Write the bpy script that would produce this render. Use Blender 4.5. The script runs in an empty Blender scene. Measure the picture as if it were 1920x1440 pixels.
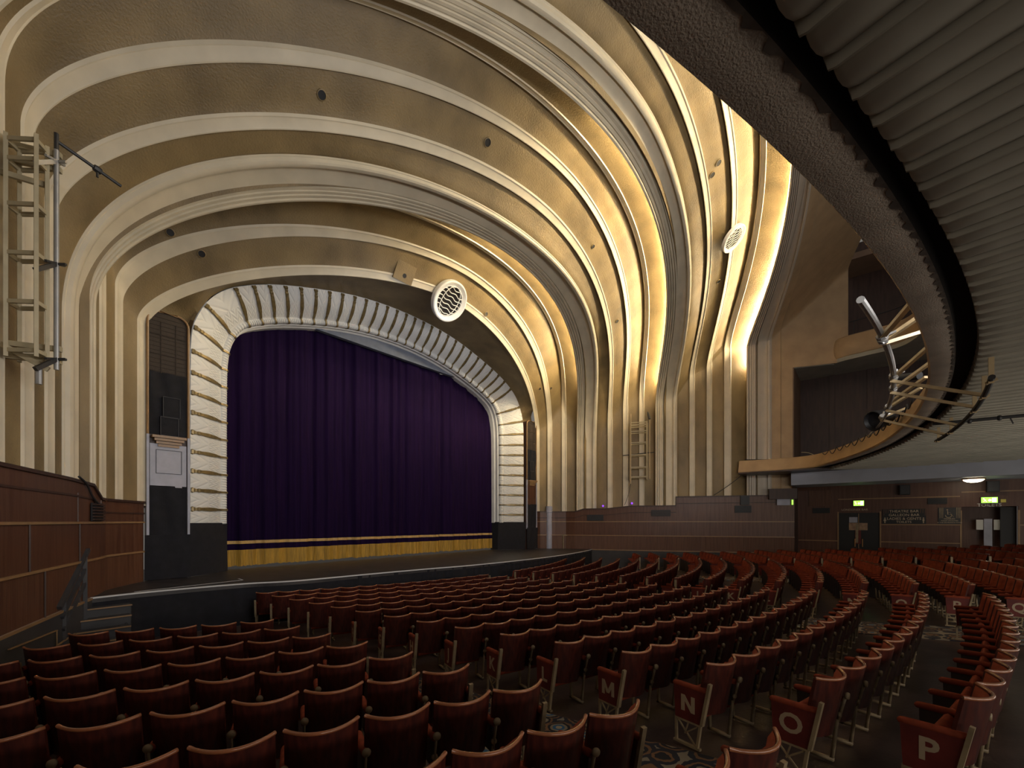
import bpy, math, random
from mathutils import Vector, Matrix, Euler
random.seed(11)
S = bpy.context.scene
COL = S.collection
PI = math.pi
# ------------------------------------------------------------------ camera
FPX, TH = 820.0, math.atan(820/670)
CAM = Vector((-12.43, -10.57, 2.818))
cd = bpy.data.cameras.new('camera'); cd.sensor_width = 36; cd.lens = FPX/1920*36
cd.shift_y = 257/1920; cd.clip_start = .05; cd.clip_end = 200
co = bpy.data.objects.new('camera', cd); COL.objects.link(co)
co.location = CAM; co.rotation_euler = (PI/2, 0, -TH); S.camera = co
def in_view(p, m=40):
    dx, dy = p[0]-CAM.x, p[1]-CAM.y
    d = dx*math.sin(TH)+dy*math.cos(TH)
    if d < .8: return None
    x = 960+FPX*(dx*math.cos(TH)-dy*math.sin(TH))/d; y = 977-FPX*(p[2]-CAM.z)/d
    return d if -m < x < 1920+m and -m < y < 1440+m*3 else None
# ------------------------------------------------------------------ world, lights, exposure
W = bpy.data.worlds.new('world'); S.world = W; W.use_nodes = True
W.node_tree.nodes['Background'].inputs[0].default_value = (1, .93, .84, 1)
W.node_tree.nodes['Background'].inputs[1].default_value = .16
def area(name, loc, target, size, power, col=(1, .9, .75)):
    l = bpy.data.lights.new(name, 'AREA'); l.shape = 'RECTANGLE'; l.size, l.size_y = size
    l.energy = power; l.color = col
    o = bpy.data.objects.new(name, l); COL.objects.link(o); o.location = loc
    o.rotation_euler = (Vector(target)-Vector(loc)).to_track_quat('-Z', 'Y').to_euler()
    return o
area('house_light_high', (-3, -11, 15.0), (0, 5, 4), (9, 3), 140, (1, .94, .86))
area('house_light_balcony', (-6, -13.2, 6.7), (0, 6, 6.5), (10, .6), 680, (1, .96, .92))
area('house_light_rear', (-8, -20.5, 3.3), (-3, -6, 1.0), (18, .5), 380, (1, .88, .76))
area('soffit_fill_light', (3, -17, .9), (4, -12, 6), (12, 4), 190, (1, .93, .80))  # added upward fill to brighten the balcony soffit, no fitting of the hall
area('proscenium_fill', (0, 1.0, 10.4), (0, 6.5, 7), (8, .4), 70, (.86, .9, 1))  # added fill to whiten the proscenium, no lamp hangs here
COVE_E = 235.0
COVE_COL = (1, .83, .52)
S.view_settings.view_transform = 'Standard'; S.view_settings.look = 'None'
S.view_settings.gamma = 1; S.view_settings.use_curve_mapping = False
S.view_settings.exposure = 0.0
# ------------------------------------------------------------------ materials
def mat(name, col, rough=.6, metal=0, var=.0, vscale=3, vstretch=(1, 1, 1), bump=0, bscale=40, bstretch=(1, 1, 1), col2=None, emit=None, spec=.5, coat=0, detail=4):
    m = bpy.data.materials.new(name); m.use_nodes = True
    nt = m.node_tree; b = nt.nodes['Principled BSDF']
    b.inputs['Base Color'].default_value = (*col, 1); b.inputs['Roughness'].default_value = rough
    b.inputs['Metallic'].default_value = metal; b.inputs['Specular IOR Level'].default_value = spec
    b.inputs['Coat Weight'].default_value = coat
    if emit:
        b.inputs['Emission Color'].default_value = (*emit[0], 1); b.inputs['Emission Strength'].default_value = emit[1]
    if var or bump: tc = nt.nodes.new('ShaderNodeTexCoord')
    if var:
        mp = nt.nodes.new('ShaderNodeMapping'); mp.inputs['Scale'].default_value = vstretch
        n = nt.nodes.new('ShaderNodeTexNoise'); n.inputs['Scale'].default_value = vscale; n.inputs['Detail'].default_value = detail
        r = nt.nodes.new('ShaderNodeValToRGB')
        c2 = col2 or tuple(c*(1-var) for c in col); c1 = col if col2 else tuple(min(1, c*(1+var)) for c in col)
        r.color_ramp.elements[0].position = .32; r.color_ramp.elements[1].position = .68
        r.color_ramp.elements[0].color = (*c2, 1); r.color_ramp.elements[1].color = (*c1, 1)
        nt.links.new(tc.outputs['Object'], mp.inputs['Vector']); nt.links.new(mp.outputs[0], n.inputs['Vector'])
        nt.links.new(n.outputs['Fac'], r.inputs['Fac']); nt.links.new(r.outputs[0], b.inputs['Base Color'])
    if bump:
        mp2 = nt.nodes.new('ShaderNodeMapping'); mp2.inputs['Scale'].default_value = bstretch
        n2 = nt.nodes.new('ShaderNodeTexNoise'); n2.inputs['Scale'].default_value = bscale; n2.inputs['Detail'].default_value = 3
        bp = nt.nodes.new('ShaderNodeBump'); bp.inputs['Strength'].default_value = bump; bp.inputs['Distance'].default_value = .02
        nt.links.new(tc.outputs['Object'], mp2.inputs['Vector']); nt.links.new(mp2.outputs[0], n2.inputs['Vector'])
        nt.links.new(n2.outputs['Fac'], bp.inputs['Height']); nt.links.new(bp.outputs[0], b.inputs['Normal'])
    return m
M = {}
M['gold'] = mat('gold_plaster', (.31, .222, .105), .5, 0, .25, .9, (1, 1, .6), .45, 26, col2=(.175, .124, .060), detail=8)
M['gold_dark'] = mat('umber_plaster', (.16, .115, .075), .6, 0, .2, 1.2, bump=.3, bscale=30)
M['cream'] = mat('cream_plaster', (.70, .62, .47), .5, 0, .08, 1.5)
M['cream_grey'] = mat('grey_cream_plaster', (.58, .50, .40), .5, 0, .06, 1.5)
M['tan'] = mat('tan_plaster', (.50, .34, .19), .6, 0, .1, 1.5, bump=.15, bscale=40)
M['brown_plaster'] = mat('brown_plaster', (.20, .12, .075), .65, 0, .15, 1.0)
M['white'] = mat('white_plaster', (.80, .79, .76), .5, 0, .05, 2)
M['lilac'] = mat('lilac_paint', (.42, .43, .52), .5, 0, .1, 3)
M['strap'] = mat('gilt_strap', (.24, .175, .075), .38, .45, .25, 9)
M['wood'] = mat('walnut_panel', (.125, .056, .032), .42, 0, .3, 2.2, (5, 5, .35), .12, 18, (6, 6, .3), col2=(.085, .030, .016))
M['wood_reed'] = mat('reeded_walnut', (.15, .068, .036), .45, 0, .3, 4, (7, 7, .2), .5, 26, (4, 4, .02), col2=(.09, .034, .018))
M['wood_dark'] = mat('dark_wood', (.055, .026, .018), .5, 0, .25, 2.5, (3, 3, .4))
M['rail'] = mat('gilt_wood_rail', (.32, .19, .09), .4, 0, .1, 4)
M['skirt_grey'] = mat('dark_grey_paint', (.045, .045, .05), .6, 0, .15, 2)
M['stage'] = mat('stage_floor', (.040, .036, .038), .45, 0, .35, 2.5, bump=.08, bscale=30)
M['black_cloth'] = mat('black_cloth', (.010, .010, .015), .9, 0, .2, 5, bump=.2, bscale=12)
M['black'] = mat('black_paint', (.012, .012, .014), .5)
M['tape'] = mat('white_tape', (.7, .7, .7), .6)
M['purple'] = mat('purple_velvet', (.0095, .0028, .025), .85, 0, .25, 3, (6, 1, .15), spec=.08)
M['fringe'] = mat('gold_fringe', (.40, .23, .03), .7, 0, .35, 40, (1, .2, .04), .6, 60, (1, .2, .03))
M['braid'] = mat('gold_braid', (.55, .35, .12), .6, 0, .15, 30)
M['grey_border'] = mat('grey_border_cloth', (.16, .18, .23), .8, 0, .1, 3)
M['grille_cloth'] = mat('brown_grille_cloth', (.045, .032, .024), .8, 0, .3, 60, (1, 1, .4))
M['gilt'] = mat('gilded_moulding', (.50, .27, .10), .35, .4)
M['band'] = mat('rough_grey_plaster', (.42, .355, .29), .8, 0, .15, 2, bump=.35, bscale=70)
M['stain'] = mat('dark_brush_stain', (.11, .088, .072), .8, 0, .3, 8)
M['recess_shade'] = mat('shade_dark_recess', (.020, .013, .011), .8)  # shade of the unlit balcony trough put into the colour; also backs vents
M['soffit'] = mat('soffit_plaster', (.42, .40, .33), .6, 0, .12, 1.2)
M['slab'] = mat('pale_blue_paint', (.50, .53, .62), .5, 0, .06, 1.5)
M['floor'] = mat('worn_lino', (.060, .040, .036), .42, 0, .45, 1.6, bump=.15, bscale=25)
M['shell'] = mat('varnished_mahogany', (.105, .022, .014), .34, 0, .35, 5, (5, 5, .5), col2=(.040, .010, .009), coat=.25)
M['rim'] = mat('polished_rim', (.34, .125, .055), .18, 0, .2, 6, coat=.8)
M['plush'] = mat('red_plush', (.27, .052, .025), .8, 0, .2, 12, spec=.25)
M['panel_red'] = mat('red_end_panel', (.14, .019, .015), .55, 0, .2, 6)
M['iron'] = mat('cream_painted_iron', (.31, .24, .145), .5, 0, .2, 10)
M['iron_dark'] = mat('dark_iron', (.05, .035, .03), .5)
M['letter'] = mat('cream_letter', (.46, .36, .25), .6)
M['pipe_cream'] = mat('cream_pipe', (.55, .42, .24), .5, 0, .1, 5)
M['pipe_grey'] = mat('galvanised_pipe', (.42, .42, .42), .4, .6, .1, 5)
M['pipe_dark'] = mat('dark_pipe', (.03, .03, .032), .5)
M['metal_tan'] = mat('painted_truss', (.46, .39, .25), .55, 0, .1, 4)
M['poster'] = mat('tan_poster', (.40, .26, .17), .6, 0, .3, 6)
M['paper'] = mat('white_notice', (.75, .75, .72), .7)
M['green_sign'] = mat('lit_green_sign', (.1, .5, .05), .5, emit=((.42, .95, .10), 1.6))
M['white_lit'] = mat('lit_white_symbol', (.9, 1, .7), .5, emit=((.9, 1, .65), 2.4))
M['yellow'] = mat('yellow_sign', (.75, .65, .12), .5)
M['lamp_glass'] = mat('lit_dome_glass', (1, .95, .85), .4, emit=((1, .86, .62), 10.0))
M['cove_lamp'] = mat('lit_cove_tube', (1, .9, .7), .4, emit=(COVE_COL, COVE_E))
M['sign_text'] = mat('sign_lettering', (.60, .48, .34), .5)
M['purple_gel'] = mat('lit_purple_lamp', (.2, .05, .6), .5, emit=((.25, .05, .9), 1.5))
def carpet_mat():
    m = bpy.data.materials.new('patterned_carpet'); m.use_nodes = True; nt = m.node_tree; b = nt.nodes['Principled BSDF']
    b.inputs['Roughness'].default_value = .9
    tc = nt.nodes.new('ShaderNodeTexCoord'); v = nt.nodes.new('ShaderNodeTexVoronoi'); v.inputs['Scale'].default_value = 3.2
    v.inputs['Randomness'].default_value = .35
    r = nt.nodes.new('ShaderNodeValToRGB'); r.color_ramp.interpolation = 'CONSTANT'
    el = r.color_ramp.elements; el[0].position = 0; el[0].color = (.46, .38, .26, 1); el[1].position = .26; el[1].color = (.05, .15, .30, 1)
    for p, c in ((.36, (.30, .25, .18)), (.46, (.02, .02, .028)), (.56, (.22, .12, .06)), (.64, (.028, .03, .045)), (.78, (.30, .26, .2))):
        e = el.new(p); e.color = (*c, 1)
    n = nt.nodes.new('ShaderNodeTexNoise'); n.inputs['Scale'].default_value = 9
    mx = nt.nodes.new('ShaderNodeMath'); mx.operation = 'MULTIPLY_ADD'; mx.inputs[1].default_value = .22; 
    nt.links.new(tc.outputs['Object'], v.inputs['Vector']); nt.links.new(tc.outputs['Object'], n.inputs['Vector'])
    nt.links.new(n.outputs['Fac'], mx.inputs[0]); nt.links.new(v.outputs['Distance'], mx.inputs[2])
    nt.links.new(mx.outputs[0], r.inputs['Fac']); nt.links.new(r.outputs[0], b.inputs['Base Color'])
    return m
M['carpet'] = carpet_mat()
def relief_mat():
    # chevron and leaf lines in the cast plaster, driven by the panel's UVs (u across 0..1, v along in panel pitches)
    m = mat('relief_plaster', (.80, .79, .76), .5); nt = m.node_tree; b = nt.nodes['Principled BSDF']
    def N(t, **k):
        n = nt.nodes.new(t)
        for a, v in k.items(): setattr(n, a, v)
        return n
    def mth(op, a, c=None):
        n = N('ShaderNodeMath', operation=op)
        for i, x in enumerate((a, c)):
            if x is None: continue
            if isinstance(x, (int, float)): n.inputs[i].default_value = x
            else: nt.links.new(x, n.inputs[i])
        return n.outputs[0]
    uv = N('ShaderNodeUVMap'); sp = N('ShaderNodeSeparateXYZ'); nt.links.new(uv.outputs[0], sp.inputs[0])
    u, v = sp.outputs[0], sp.outputs[1]
    f = mth('ABSOLUTE', mth('SUBTRACT', mth('FRACT', v), .5))
    z = mth('ABSOLUTE', mth('SUBTRACT', mth('FRACT', mth('MULTIPLY', f, 4)), .5))
    s = mth('SINE', mth('MULTIPLY', mth('ADD', u, mth('MULTIPLY', z, .34)), 40))
    near = mth('MULTIPLY', mth('GREATER_THAN', u, .38), mth('LESS_THAN', u, .72))
    chev = mth('MULTIPLY', mth('MULTIPLY', s, near), .6)
    leaf = mth('SINE', mth('ADD', mth('MULTIPLY', u, 12), mth('MULTIPLY', f, 9)))
    far = mth('LESS_THAN', u, .36)
    h = mth('ADD', chev, mth('MULTIPLY', mth('POWER', mth('ABSOLUTE', leaf), 8), far))
    bp = N('ShaderNodeBump'); bp.inputs['Strength'].default_value = .4; bp.inputs['Distance'].default_value = .03
    nt.links.new(h, bp.inputs['Height']); nt.links.new(bp.outputs[0], b.inputs['Normal'])
    return m
M['relief'] = relief_mat()
# ------------------------------------------------------------------ mesh helpers
class MB:
    def __init__(s): s.v = []; s.f = []; s.mi = []; s.uv = []; s.cur = 0
    def add(s, vs, fs, uv=None):
        o = len(s.v); s.v += [tuple(p) for p in vs]
        s.f += [tuple(i+o for i in f) for f in fs]; s.mi += [s.cur]*len(fs)
        s.uv += list(uv) if uv else [(0, 0)]*len(vs)
    def box(s, a, b, mtx=None):
        x0, y0, z0 = a; x1, y1, z1 = b
        vs = [Vector((x, y, z)) for z in (z0, z1) for y in (y0, y1) for x in (x0, x1)]
        if mtx: vs = [mtx @ p for p in vs]
        s.add(vs, [(0, 2, 3, 1), (4, 5, 7, 6), (0, 1, 5, 4), (2, 6, 7, 3), (0, 4, 6, 2), (1, 3, 7, 5)])
    def grid(s, rows, closed=False, uv=None, cap=False):
        n = len(rows[0]); vs = [p for r in rows for p in r]; fs = []
        for i in range(len(rows)-1):
            for j in range(n if closed else n-1):
                k = (j+1) % n
                fs.append((i*n+j, i*n+k, (i+1)*n+k, (i+1)*n+j))
        if cap and closed: fs += [tuple(range(n)), tuple((len(rows)-1)*n+j for j in reversed(range(n)))]
        s.add(vs, fs, uv)
    def tube(s, path, r, n=8, cap=True):
        path = [Vector(p) for p in path]; rows = []; up = None
        for i, p in enumerate(path):
            d = (path[min(i+1, len(path)-1)]-path[max(i-1, 0)]).normalized()
            if up is None: up = Vector((0, 0, 1)) if abs(d.z) < .9 else Vector((1, 0, 0))
            a = d.cross(up)
            if a.length < 1e-4: a = d.cross(Vector((1, .3, 0)))
            a.normalize(); b = d.cross(a); up = -b if False else up
            rr = r[i] if isinstance(r, (list, tuple)) else r
            rows.append([p+a*rr*math.cos(2*PI*k/n)+b*rr*math.sin(2*PI*k/n) for k in range(n)])
        s.grid(rows, True, cap=cap)
    def bar(s, p, q, w, h=None):
        p, q = Vector(p), Vector(q); d = (q-p).normalized(); h = h or w
        up = Vector((0, 0, 1)) if abs(d.z) < .95 else Vector((1, 0, 0))
        a = d.cross(up).normalized()*w/2; b = d.cross(a).normalized()*h/2
        s.add([p-a-b, p+a-b, p+a+b, p-a+b, q-a-b, q+a-b, q+a+b, q-a+b], [(3, 2, 1, 0), (4, 5, 6, 7), (0, 1, 5, 4), (1, 2, 6, 5), (2, 3, 7, 6), (3, 0, 4, 7)])
    def prism(s, poly, off):
        # poly: list of 3D points, extruded by vector off
        n = len(poly); off = Vector(off); vs = [Vector(p) for p in poly]+[Vector(p)+off for p in poly]
        s.add(vs, [tuple(range(n))[::-1], tuple(range(n, 2*n))]+[(i, (i+1) % n, n+(i+1) % n, n+i) for i in range(n)])
    def lathe(s, prof, axis_pt, axis, n=24, closed=False):
        axis = Vector(axis).normalized(); t = Vector((0, 0, 1)) if abs(axis.z) < .9 else Vector((1, 0, 0))
        a = axis.cross(t).normalized(); b = axis.cross(a); c = Vector(axis_pt)
        rows = [[c+axis*h+(a*math.cos(2*PI*k/n)+b*math.sin(2*PI*k/n))*r for k in range(n)] for r, h in prof]
        s.grid(rows, True, cap=closed)
    def mesh(s, name, mats, smooth=False):
        me = bpy.data.meshes.new(name); me.from_pydata(s.v, [], s.f)
        for m in (mats if isinstance(mats, (list, tuple)) else [mats]): me.materials.append(M[m])
        me.polygons.foreach_set('material_index', s.mi)
        if smooth: me.polygons.foreach_set('use_smooth', [True]*len(s.f))
        if any(u != (0, 0) for u in s.uv):
            l = me.uv_layers.new(name='UVMap')
            for lp in me.loops: l.data[lp.index].uv = s.uv[lp.vertex_index]
        me.update(); return me
    def build(s, name, mats, parent=None, smooth=False, kind=None):
        o = bpy.data.objects.new(name, s.mesh(name, mats, smooth)); COL.objects.link(o)
        if smooth:
            try: o.data.set_sharp_from_angle(angle=math.radians(28))
            except Exception: pass
        if parent: o.parent = parent
        if kind: o['kind'] = kind
        return o
def tag(o, label, cat, group=None):
    o['label'] = label; o['category'] = cat
    if group: o['group'] = group
    return o
def thing(name, label, cat, loc=(0, 0, 0), rz=0, group=None):
    o = bpy.data.objects.new(name, None); COL.objects.link(o); o.location = loc; o.rotation_euler = (0, 0, rz)
    o.empty_display_size = .1
    return tag(o, label, cat, group)
def part(mb, name, mats, parent, smooth=False, label=None):
    """mesh given in world coordinates, hung under a thing that only has a location/rotation"""
    o = mb.build(name, mats, None, smooth); o.parent = parent
    P = Matrix.LocRotScale(parent.location, parent.rotation_euler, None) if parent.parent is None else Matrix.Identity(4)
    o.data.transform(P.inverted())
    if label: o['label'] = label
    return o
def text_mesh(body, name, size, m, ext=.003, off=0):
    c = bpy.data.curves.new(name, 'FONT'); c.body = body; c.size = size; c.extrude = ext; c.offset = off
    c.align_x = 'CENTER'; c.align_y = 'CENTER'; c.resolution_u = 3
    o = bpy.data.objects.new(name+'_source', c)
    me = bpy.data.meshes.new_from_object(o); me.name = name; me.materials.clear(); me.materials.append(M[m])
    bpy.data.objects.remove(o); bpy.data.curves.remove(c); return me
def text(body, name, size, mtx, m, parent=None, ext=.004):
    o = bpy.data.objects.new(name, text_mesh(body, name, size, m, ext)); COL.objects.link(o)
    if parent:
        o.parent = parent
        o.matrix_local = Matrix.LocRotScale(parent.location, parent.rotation_euler, None).inverted() @ mtx
    else: o.matrix_world = mtx
    return o
def face_minus_x(p):   # text/board frame on a wall that faces -X
    return Matrix(((0, 0, -1, p[0]), (-1, 0, 0, p[1]), (0, 1, 0, p[2]), (0, 0, 0, 1)))
def lerp(a, b, t): return a+(b-a)*t
def catmull(pts, n):
    out = []; pts = [Vector(p) for p in pts]
    for i in range(len(pts)-1):
        p0 = pts[max(i-1, 0)]; p1 = pts[i]; p2 = pts[i+1]; p3 = pts[min(i+2, len(pts)-1)]
        for k in range(n):
            t = k/n
            out.append(.5*((2*p1)+(-p0+p2)*t+(2*p0-5*p1+4*p2-p3)*t*t+(-p0+3*p1-3*p2+p3)*t**3))
    return out+[pts[-1]]
def resample(pts, n):
    L = [0]
    for a, b in zip(pts[:-1], pts[1:]): L.append(L[-1]+(b-a).length)
    out = []; j = 0
    for i in range(n):
        s = L[-1]*i/(n-1)
        while j < len(pts)-2 and L[j+1] < s: j += 1
        d = L[j+1]-L[j]; out.append(lerp(pts[j], pts[j+1], (s-L[j])/d if d else 0))
    return out
# ------------------------------------------------------------------ the vault: arch curves (foot x, foot y, spring z, rise, bow, exponent)
CUR = dict(r0=(9.36, 5.38, 8.34, 3.59, .0294, 1.63), r1=(9.957, 4.904, 8.65, 4.016, .0298, 1.78), r2=(10.40, 4.14, 9.736, 3.32, .0313, 2.07),
  b1i=(10.73, 3.273, 7.81, 4.754, .0317, 1.95), b1o=(11.236, 2.236, 6.81, 5.69, .0301, 2.53), r3=(11.484, 1.593, 8.54, 4.676, .0272, 1.857),
  r4=(11.798, .75, 9.495, 4.54, .0262, 1.746), r5=(12.16, -.093, 9.64, 4.80, .0245, 2.135), b2i=(12.395, -.982, 9.444, 4.453, .0247, 1.884),
  b2o=(12.90, -2.031, 9.887, 4.57, .0223, 1.54), r6=(13.142, -2.657, 11.0, 3.83, .0211, 1.63), r7=(13.52, -3.476, 11.376, 4.07, .0203, 1.59),
  r8=(13.843, -4.31, 12.397, 3.375, .0196, 1.677), b3i=(14.267, -5.354, 12.318, 2.6, .0177, 1.6), b3o=(14.705, -6.484, 12.6, 2.3, .014, 1.6),
  e1=(15.75, -9.73, 15.6, 1.2, .010, 1.6))
NF, NA = 10, 150
def arch(key, z0=3.25):
    a, Yf, zs, h, c, p = CUR[key]; e = 2/p; P = []; Nn = []
    ts = [('f', i/NF) for i in range(NF)]+[('a', PI*i/NA) for i in range(NA+1)]+[('g', 1-i/NF) for i in range(1, NF+1)]
    for k, t in ts:
        if k == 'a':
            ct, st = math.cos(t), max(math.sin(t), 0)
            x = a*math.copysign(abs(ct)**e, ct); z = zs+h*st**e
        else:
            x = a if k == 'f' else -a; z = lerp(z0, zs, t)
        gx = math.copysign((abs(x)/a)**(p-1)/a, x) if x else 0; gz = (max(z-zs, 0)/h)**(p-1)/h
        n = Vector((gx, 0, gz)); n.normalize()
        P.append(Vector((x, Yf-c*(a*a-x*x), z))); Nn.append(n)
    return P, Nn
ARC = {k: arch(k) for k in CUR}
def ribk(u, i, n, on):
    """ribs are broad at the foot and slimmer, relative to their bay, over the crown"""
    if not on: return u
    t = min(max((i-NF)/NA, 0), 1); k = RW*(1.08-.36*math.sin(PI*t)**.7)
    return u*k/RW if u <= RW else k+(u-RW)*(1-k)/(1-RW)
def loft(A, B, prof, mb, lo=0, hi=None, skip=None, ribbed=False):
    (Pa, Na), (Pb, Nb) = ARC[A], ARC[B]; hi = hi or len(Pa); rows = []
    for q in prof:
        u, out = q[0], q[1]; dy = q[2] if len(q) > 2 else 0
        rows.append([lerp(Pa[i], Pb[i], ribk(u, i, len(Pa), ribbed))+lerp(Na[i], Nb[i], u).normalized()*out+Vector((0, dy, 0)) for i in range(lo, hi)])
    if skip is None: mb.grid(rows)
    else:
        n = len(rows[0]); vs = [p for r in rows for p in r]; fs = []
        for i in range(len(rows)-1):
            for j in range(n-1):
                f = (i*n+j, i*n+j+1, (i+1)*n+j+1, (i+1)*n+j)
                if not skip(sum((vs[k] for k in f), Vector())/4, prof[i][0]): fs.append(f)
        mb.add(vs, fs)
STEP = .15; RW = .30
RIB = [(0, STEP+.02), (0, .02), (.02, -.015), (.05, -.02), (.07, .0), (.20, .03), (.235, .035), (.25, .015), (.275, .01), (.30, .05)]
BAND = [(RW, .05), (.36, .075), (.5, .085), (.68, .10), (.85, .12), (1.0, STEP)]
FULLBAND = [(0, .10), (.1, .075), (.3, .085), (.6, .10), (.85, .12), (1.0, STEP)]
COVEBAND = [(RW, .05), (.40, .11), (.52, .18), (.66, .26), (.82, .34), (1.0, .42), (1.0, .46, -.22), (1.0, .44, -.42), (1.0, .28, -.52), (1.0, .12, -.48)]
BEAM = [(0, .12, -.35), (0, .10, -.05), (0, .0), (.0, -.03, -.02), (.03, -.06), (.08, -.07), (.10, -.05), (.102, .06), (.125, .06), (.127, -.05), (.19, -.055), (.192, .05), (.215, .05), (.217, -.035), (.28, -.04), (.282, .06), (.305, .06), (.307, -.02),
        (.37, -.02), (.372, .08), (.40, .08), (.402, .01), (.44, .02), (.55, .07), (.66, .10), (.76, .095), (.84, .06), (.855, .03), (.857, -.04), (.90, -.055), (.95, -.05), (.98, -.02), (.985, .05), (1.0, .06), (1.0, .16)]
gold = MB()
for A, B, pr in (('r0', 'r1', BAND), ('r1', 'r2', BAND), ('r2', 'b1i', COVEBAND), ('b1o', 'r3', FULLBAND), ('r3', 'r4', BAND), ('r4', 'r5', BAND), ('r5', 'b2i', COVEBAND),
                 ('b2o', 'r6', FULLBAND), ('r6', 'r7', BAND), ('r7', 'r8', BAND), ('r8', 'b3i', COVEBAND)):
    loft(A, B, pr, gold, ribbed=pr is not FULLBAND)
g = gold.build('ceiling', 'gold', smooth=True, kind='structure')
g['label'] = 'gold painted vault of concave bands between cream ribs'
tn = 1
for A, B in (('r0', 'r1'), ('r1', 'r2'), ('r2', 'b1i'), ('r3', 'r4'), ('r4', 'r5'), ('r5', 'b2i'), ('r6', 'r7'), ('r7', 'r8'), ('r8', 'b3i')):
    mb = MB(); loft(A, B, RIB, mb, ribbed=True); mb.build('trim_%d' % tn, 'cream', smooth=True, kind='structure'); tn += 1
for A, B in (('b1i', 'b1o'), ('b2i', 'b2o'), ('b3i', 'b3o')):
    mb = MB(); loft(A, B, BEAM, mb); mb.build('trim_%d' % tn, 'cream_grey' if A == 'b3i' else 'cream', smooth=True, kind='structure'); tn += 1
# wall beyond the last great rib: pier below, blind wall above the circle openings
mb = MB(); PRO = [(0, .06), (.06, .10), (.12, .04), (.13, .10), (.20, .10), (.285, .10), (.30, .10), (.5, .12), (.75, .12), (1.0, .12)]
fa, fb = Vector((CUR['b3o'][0], CUR['b3o'][1], 0)), Vector((CUR['e1'][0], CUR['e1'][1], 0))
mb.grid([[lerp(fa, fb, u)+Vector((o, 0, z)) for z in (2.9, 6, 9, 11)] for u, o in PRO[:6]])
mb.grid([[lerp(fa, fb, u)+Vector((o, 0, lerp(11, 12.6+3*u, k/5))) for k in range(6)] for u, o in PRO])
loft('b3o', 'e1', PRO, mb, NF, len(ARC['e1'][0])-NF)
mb.build('wall_right_upper', 'tan', smooth=True, kind='structure')
# cove tubes hidden behind the inner lips of the three great ribs
for key, lab in (('b1i', 'warm lit tube hidden behind the great rib nearest the stage'), ('b2i', 'warm lit tube hidden behind the middle great rib'), ('b3i', 'warm lit tube hidden behind the great rib beside the balcony')):
    P, Nn = ARC[key]; zs = CUR[key][2]
    lo = next(i for i in range(len(P)) if P[i].z > (10.3 if key != 'b3i' else 10.6)); hi = next(i for i in range(len(P)) if P[i].x < -1.5)
    mb = MB(); mb.tube([P[i]+Nn[i]*.24+Vector((0, -.22, 0)) for i in range(lo, hi)], .028, 6)
    tag(mb.build('cove_lamp', 'cove_lamp'), lab, 'lamp', 'cove lamps')
# ------------------------------------------------------------------ proscenium surround
PIN = [(7.05, 2.72), (7.05, 5), (7.04, 7.5), (7.0, 8.3), (6.9, 8.85), (6.65, 9.35), (6.25, 9.70), (5.2, 10.17), (3.6, 10.65), (2.4, 10.9), (1.2, 11.05), (0, 11.1)]
POUT = [(8.33, 2.72), (8.33, 5), (8.32, 7.6), (8.28, 8.6), (8.1, 9.25), (7.68, 9.98), (6.95, 10.57), (5.72, 11.13), (3.84, 11.69), (2.5, 11.97), (1.22, 12.11), (0, 12.15)]
def fullpath(h, Y):
    c = catmull([(x, Y, z) for x, z in h], 10)
    return c+[Vector((-p.x, p.y, p.z)) for p in reversed(c[:-1])]
def lerp_(a, b, t): return a+(b-a)*t
pin, pout = fullpath(PIN, 6.5), fullpath(POUT, 5.5)
mid = [(a+b)/2 for a, b in zip(pin, pout)]
arcL = [0]
for a, b in zip(pin[:-1], pin[1:]): arcL.append(arcL[-1]+(b-a).length)
TOT = arcL[-1]
half = [.47+.585*k for k in range(10)]
half += [half[-1]+.66, half[-1]+1.38]
ntop = round((TOT-2*half[-1])/.49)
STRAPS = half+[lerp_(half[-1], TOT-half[-1], k/ntop) for k in range(1, ntop)]+[TOT-h for h in reversed(half)]
KN = [0]+STRAPS+[TOT]; npan = len(KN)-1
def seg(k, n):   # k-th of n steps per panel -> arclength
    i = min(k//n, npan-1); return min(lerp_(KN[i], KN[i+1], (k-i*n)/n), TOT-1e-6)
def pros_at(s):
    j = 0
    while j < len(arcL)-2 and arcL[j+1] < s: j += 1
    t = (s-arcL[j])/(arcL[j+1]-arcL[j])
    a, b = lerp(pout[j], pout[j+1], t), lerp(pin[j], pin[j+1], t)
    tg = (mid[min(j+1, len(mid)-1)]-mid[j]).normalized(); n = tg.cross(b-a).normalized()
    if n.y > 0: n = -n
    return a, b, n, tg
def bulge(u):
    if u <= .76: return .02+.13*math.sin(PI*min(u/.9, 1))**.8
    if u <= .93: return .10+.075*math.sin(PI*(u-.76)/.17)
    return .05*(1-(u-.93)/.07)
pros = thing('proscenium_surround', 'white moulded proscenium surround with gilt straps around the purple curtain', 'surround', (0, 6, 1.13))
US = [i/24*.76 for i in range(25)]
nper = 8; rows = []; uvs = []
for k in range(npan*nper+1):
    a, b, n, tg = pros_at(seg(k, nper))
    puff = .02*abs(math.sin(PI*k/nper))**.6
    rows.append([lerp(a, b, u)+n*(bulge(u)+puff) for u in US]); uvs += [(u, k/nper) for u in US]
mb = MB(); mb.grid(rows, uv=uvs); part(mb, 'relief_panel', 'relief', pros, True)
US2 = [.76+.17*i/8 for i in range(9)]; nr = 7*4; rows = []
for k in range(npan*nr+1):
    a, b, n, tg = pros_at(seg(k, nr))
    rp = .034*abs(math.sin(PI*k/4))
    rows.append([lerp(a, b, u)+n*(bulge(u)+rp*(1 if 0 < i < 8 else 0)) for i, u in enumerate(US2)])
mb = MB(); mb.grid(rows); part(mb, 'ribbed_roll', 'white', pros, True)
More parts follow.
